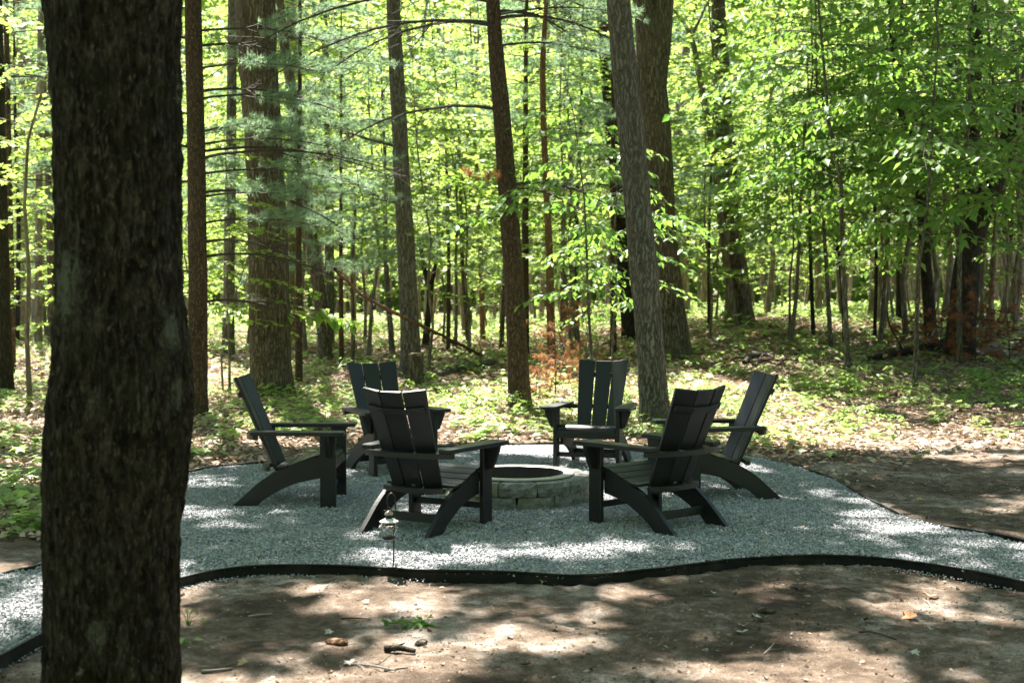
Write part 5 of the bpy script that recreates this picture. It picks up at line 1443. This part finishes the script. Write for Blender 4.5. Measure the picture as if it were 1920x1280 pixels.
for k, (px, py, sz, mt, lab) in enumerate((
    (1707, 1158, .085, 'orange', 'orange lobed dead leaf on the soil at right'),
    (1742, 1116, .085, 'tan', 'tan dead leaf below the front edging at right'),
    (1331, 1119, .075, 'lgrey', 'grey green dead leaf on the soil right of centre'),
    (1500, 1110, .085, 'ldark', 'dark curled dead leaf on the pale soil right of centre'),
    (1424, 1158, .07, 'lgrey', 'greyish dead leaf lying in the shade patch at right'),
    (1395, 1175, .06, 'tan', 'small tan leaf beside the greyish one'),
    (1388, 1192, .07, 'lgrey', 'pale flat leaf chip near the bottom right shade'),
    (1628, 1170, .06, 'ldark', 'thin dark curled leaf left of the orange leaf'),
    (1018, 1100, .05, 'tan', 'tan leaf just below the front edging'),
    (783, 1145, .045, 'tan', 'small tan leaf in the bright patch above the sprig'),
    (686, 1133, .04, 'tan', 'pale small leaf at the left of the bright patch'),
    (656, 1248, .05, 'lgrey', 'pale leaf near the bottom left shade'),
    (618, 1188, .05, 'lgrey', 'pale greenish leaf left of the dark clod'),
    (456, 1252, .05, 'tan', 'tan leaf near the bottom by the near trunk'),
    (1716, 1236, .045, 'lgrey', 'pale oval chip at the bottom right'),
    (1725, 945, .07, 'tan', 'tan leaf on the shaded soil behind the path'),
    (1640, 905, .07, 'tan', 'tan leaf on the shaded soil beside the rear edging'),
    (1600, 870, .06, 'orange', 'reddish leaf on the soil behind the right chair'),
    (1745, 1188, .03, 'lgrey', 'small greenish leaf below the orange leaf'),
    (1820, 995, .06, 'orange', 'orange leaf beside the rear edging at right'),
    (1545, 1000, .05, 'tan', 'small leaf lying on the gravel path'),
    (985, 1260, .05, 'ldark', 'dark leaf at the bottom centre'))):
    dead_leaf(px, py, sz, mt, lab, 700 + k)
def ground_stick(a, b_, rad, mat, lab, seed, twig=0):
    rng = np.random.default_rng(seed); A, B = on_soil(*a), on_soil(*b_); A[2] += rad * .8; B[2] += rad * .8
    P = crom(np.array([A, (A * .6 + B * .4) + rng.normal(0, .006, 3) + [0, 0, .004], B]), 5) - A; g = Geo(); g.tube(P, np.linspace(rad, rad * .6, len(P)), 7)
    for k in range(twig):
        q, r2 = limb(P[3 + 3 * k], (B - A) / np.linalg.norm(B - A) + rng.normal(0, .6, 3) * [1, 1, .1], np.linalg.norm(B - A) * .45, rad * .6, rng, 4, .3, 0); g.tube(q, r2, 5)
    tag(ob('stick', g.mesh('stick', M[mat], True), None, tuple(A)), lab, 'stick')
for k, (a, b_, rd, mt, tw, lab) in enumerate((
    ((466, 1156), (510, 1153), .006, 'chip', 0, 'short pale stick on the soil right of the near trunk'),
    ((378, 1264), (436, 1259), .009, 'twig_grey', 0, 'grey stick lying near the bottom by the near trunk'),
    ((645, 1250), (742, 1272), .006, 'twig_grey', 2, 'forked grey twig at the bottom left of centre'),
    ((720, 1262), (765, 1258), .005, 'twig_grey', 0, 'thin twig crossing the forked one'),
    ((722, 1225), (778, 1229), .018, 'bark_dark', 1, 'knobbly dark stick among bark bits at the bottom'),
    ((1218, 1118), (1275, 1113), .004, 'twig', 0, 'thin dark twig under the edging right of centre'),
    ((640, 1160), (692, 1158), .005, 'twig', 0, 'thin dark twig at the left of the bright patch'),
    ((1580, 1106), (1620, 1120), .004, 'twig', 0, 'thin dark twig beside the dark curled leaf'),
    ((1730, 1122), (1748, 1142), .004, 'chip', 0, 'pale straw below the tan leaf'),
    ((1432, 1230), (1452, 1206), .004, 'chip', 1, 'pale forked straw in the lower right shade'),
    ((1610, 1192), (1680, 1206), .006, 'twig', 0, 'dark twig in the dappled lower right'),
    ((1560, 858), (1610, 850), .018, 'bark_grey', 0, 'grey stick on the soil behind the right chair'),
    ((1790, 975), (1830, 978), .010, 'twig_grey', 0, 'short stick by the rear edging at right'),
    ((1620, 745), (1700, 742), .02, 'bark_dark', 1, 'dark fallen stick at the border of the clearing'))):
    ground_stick(a, b_, rd, mt, lab, 740 + k, tw)
def clod(px, py, rx, ry, rz_, mat, lab, seed, name='clod'):
    p = on_soil(px, py); bm = bmesh.new(); bmesh.ops.create_icosphere(bm, subdivisions=3, radius=1)
    for v in bm.verts:
        n = v.co.normalized(); f = 1 + .55 * float(fbm(n.x * 2.1 + seed, n.y * 2.1, n.z * 2.1, seed, 4) - .5); v.co = Vector((n.x * rx * f, n.y * ry * f, n.z * rz_ * f))
    tag(ob(name, bm_mesh(name, bm, M[mat], 0, True), None, (p[0], p[1], p[2] + rz_ * .4), (0, 0, seed)), lab, 'clod')
clod(632, 1214, .055, .03, .02, 'bark_snag', 'dark lump of bark on the soil at lower left', 3)
clod(790, 1214, .035, .025, .016, 'bark_oak', 'small dark bark lump right of the sprig', 4)
clod(1437, 1150, .050, .03, .014, 'bark_oak', 'dark flat clod beside the greyish leaf', 6)
clod(1494, 1106, .045, .03, .018, 'bark_oak', 'small dark clod under the curled leaf', 7)
clod(12, 975, .05, .04, .03, 'stone', 'grey half buried stone on the soil at the left edge', 8, 'stone')

# one leaf dropped on a seat
p = flat(1180, 890, .352)
L, T = LEAF_OVAL; V = L * .035; V[:, 2] -= V[:, 2].min(); n = len(V)
tag(ob('dead_leaf', mk('dead_leaf', np.vstack([V, V - [0, 0, .0012]]), [np.vstack([T, T[:, ::-1] + n])], M['tan']), None, (p[0], p[1], p[2] + .004), (.05, .1, 1.9)), 'small tan leaf lying on the seat of the right front chair', 'dead leaf')
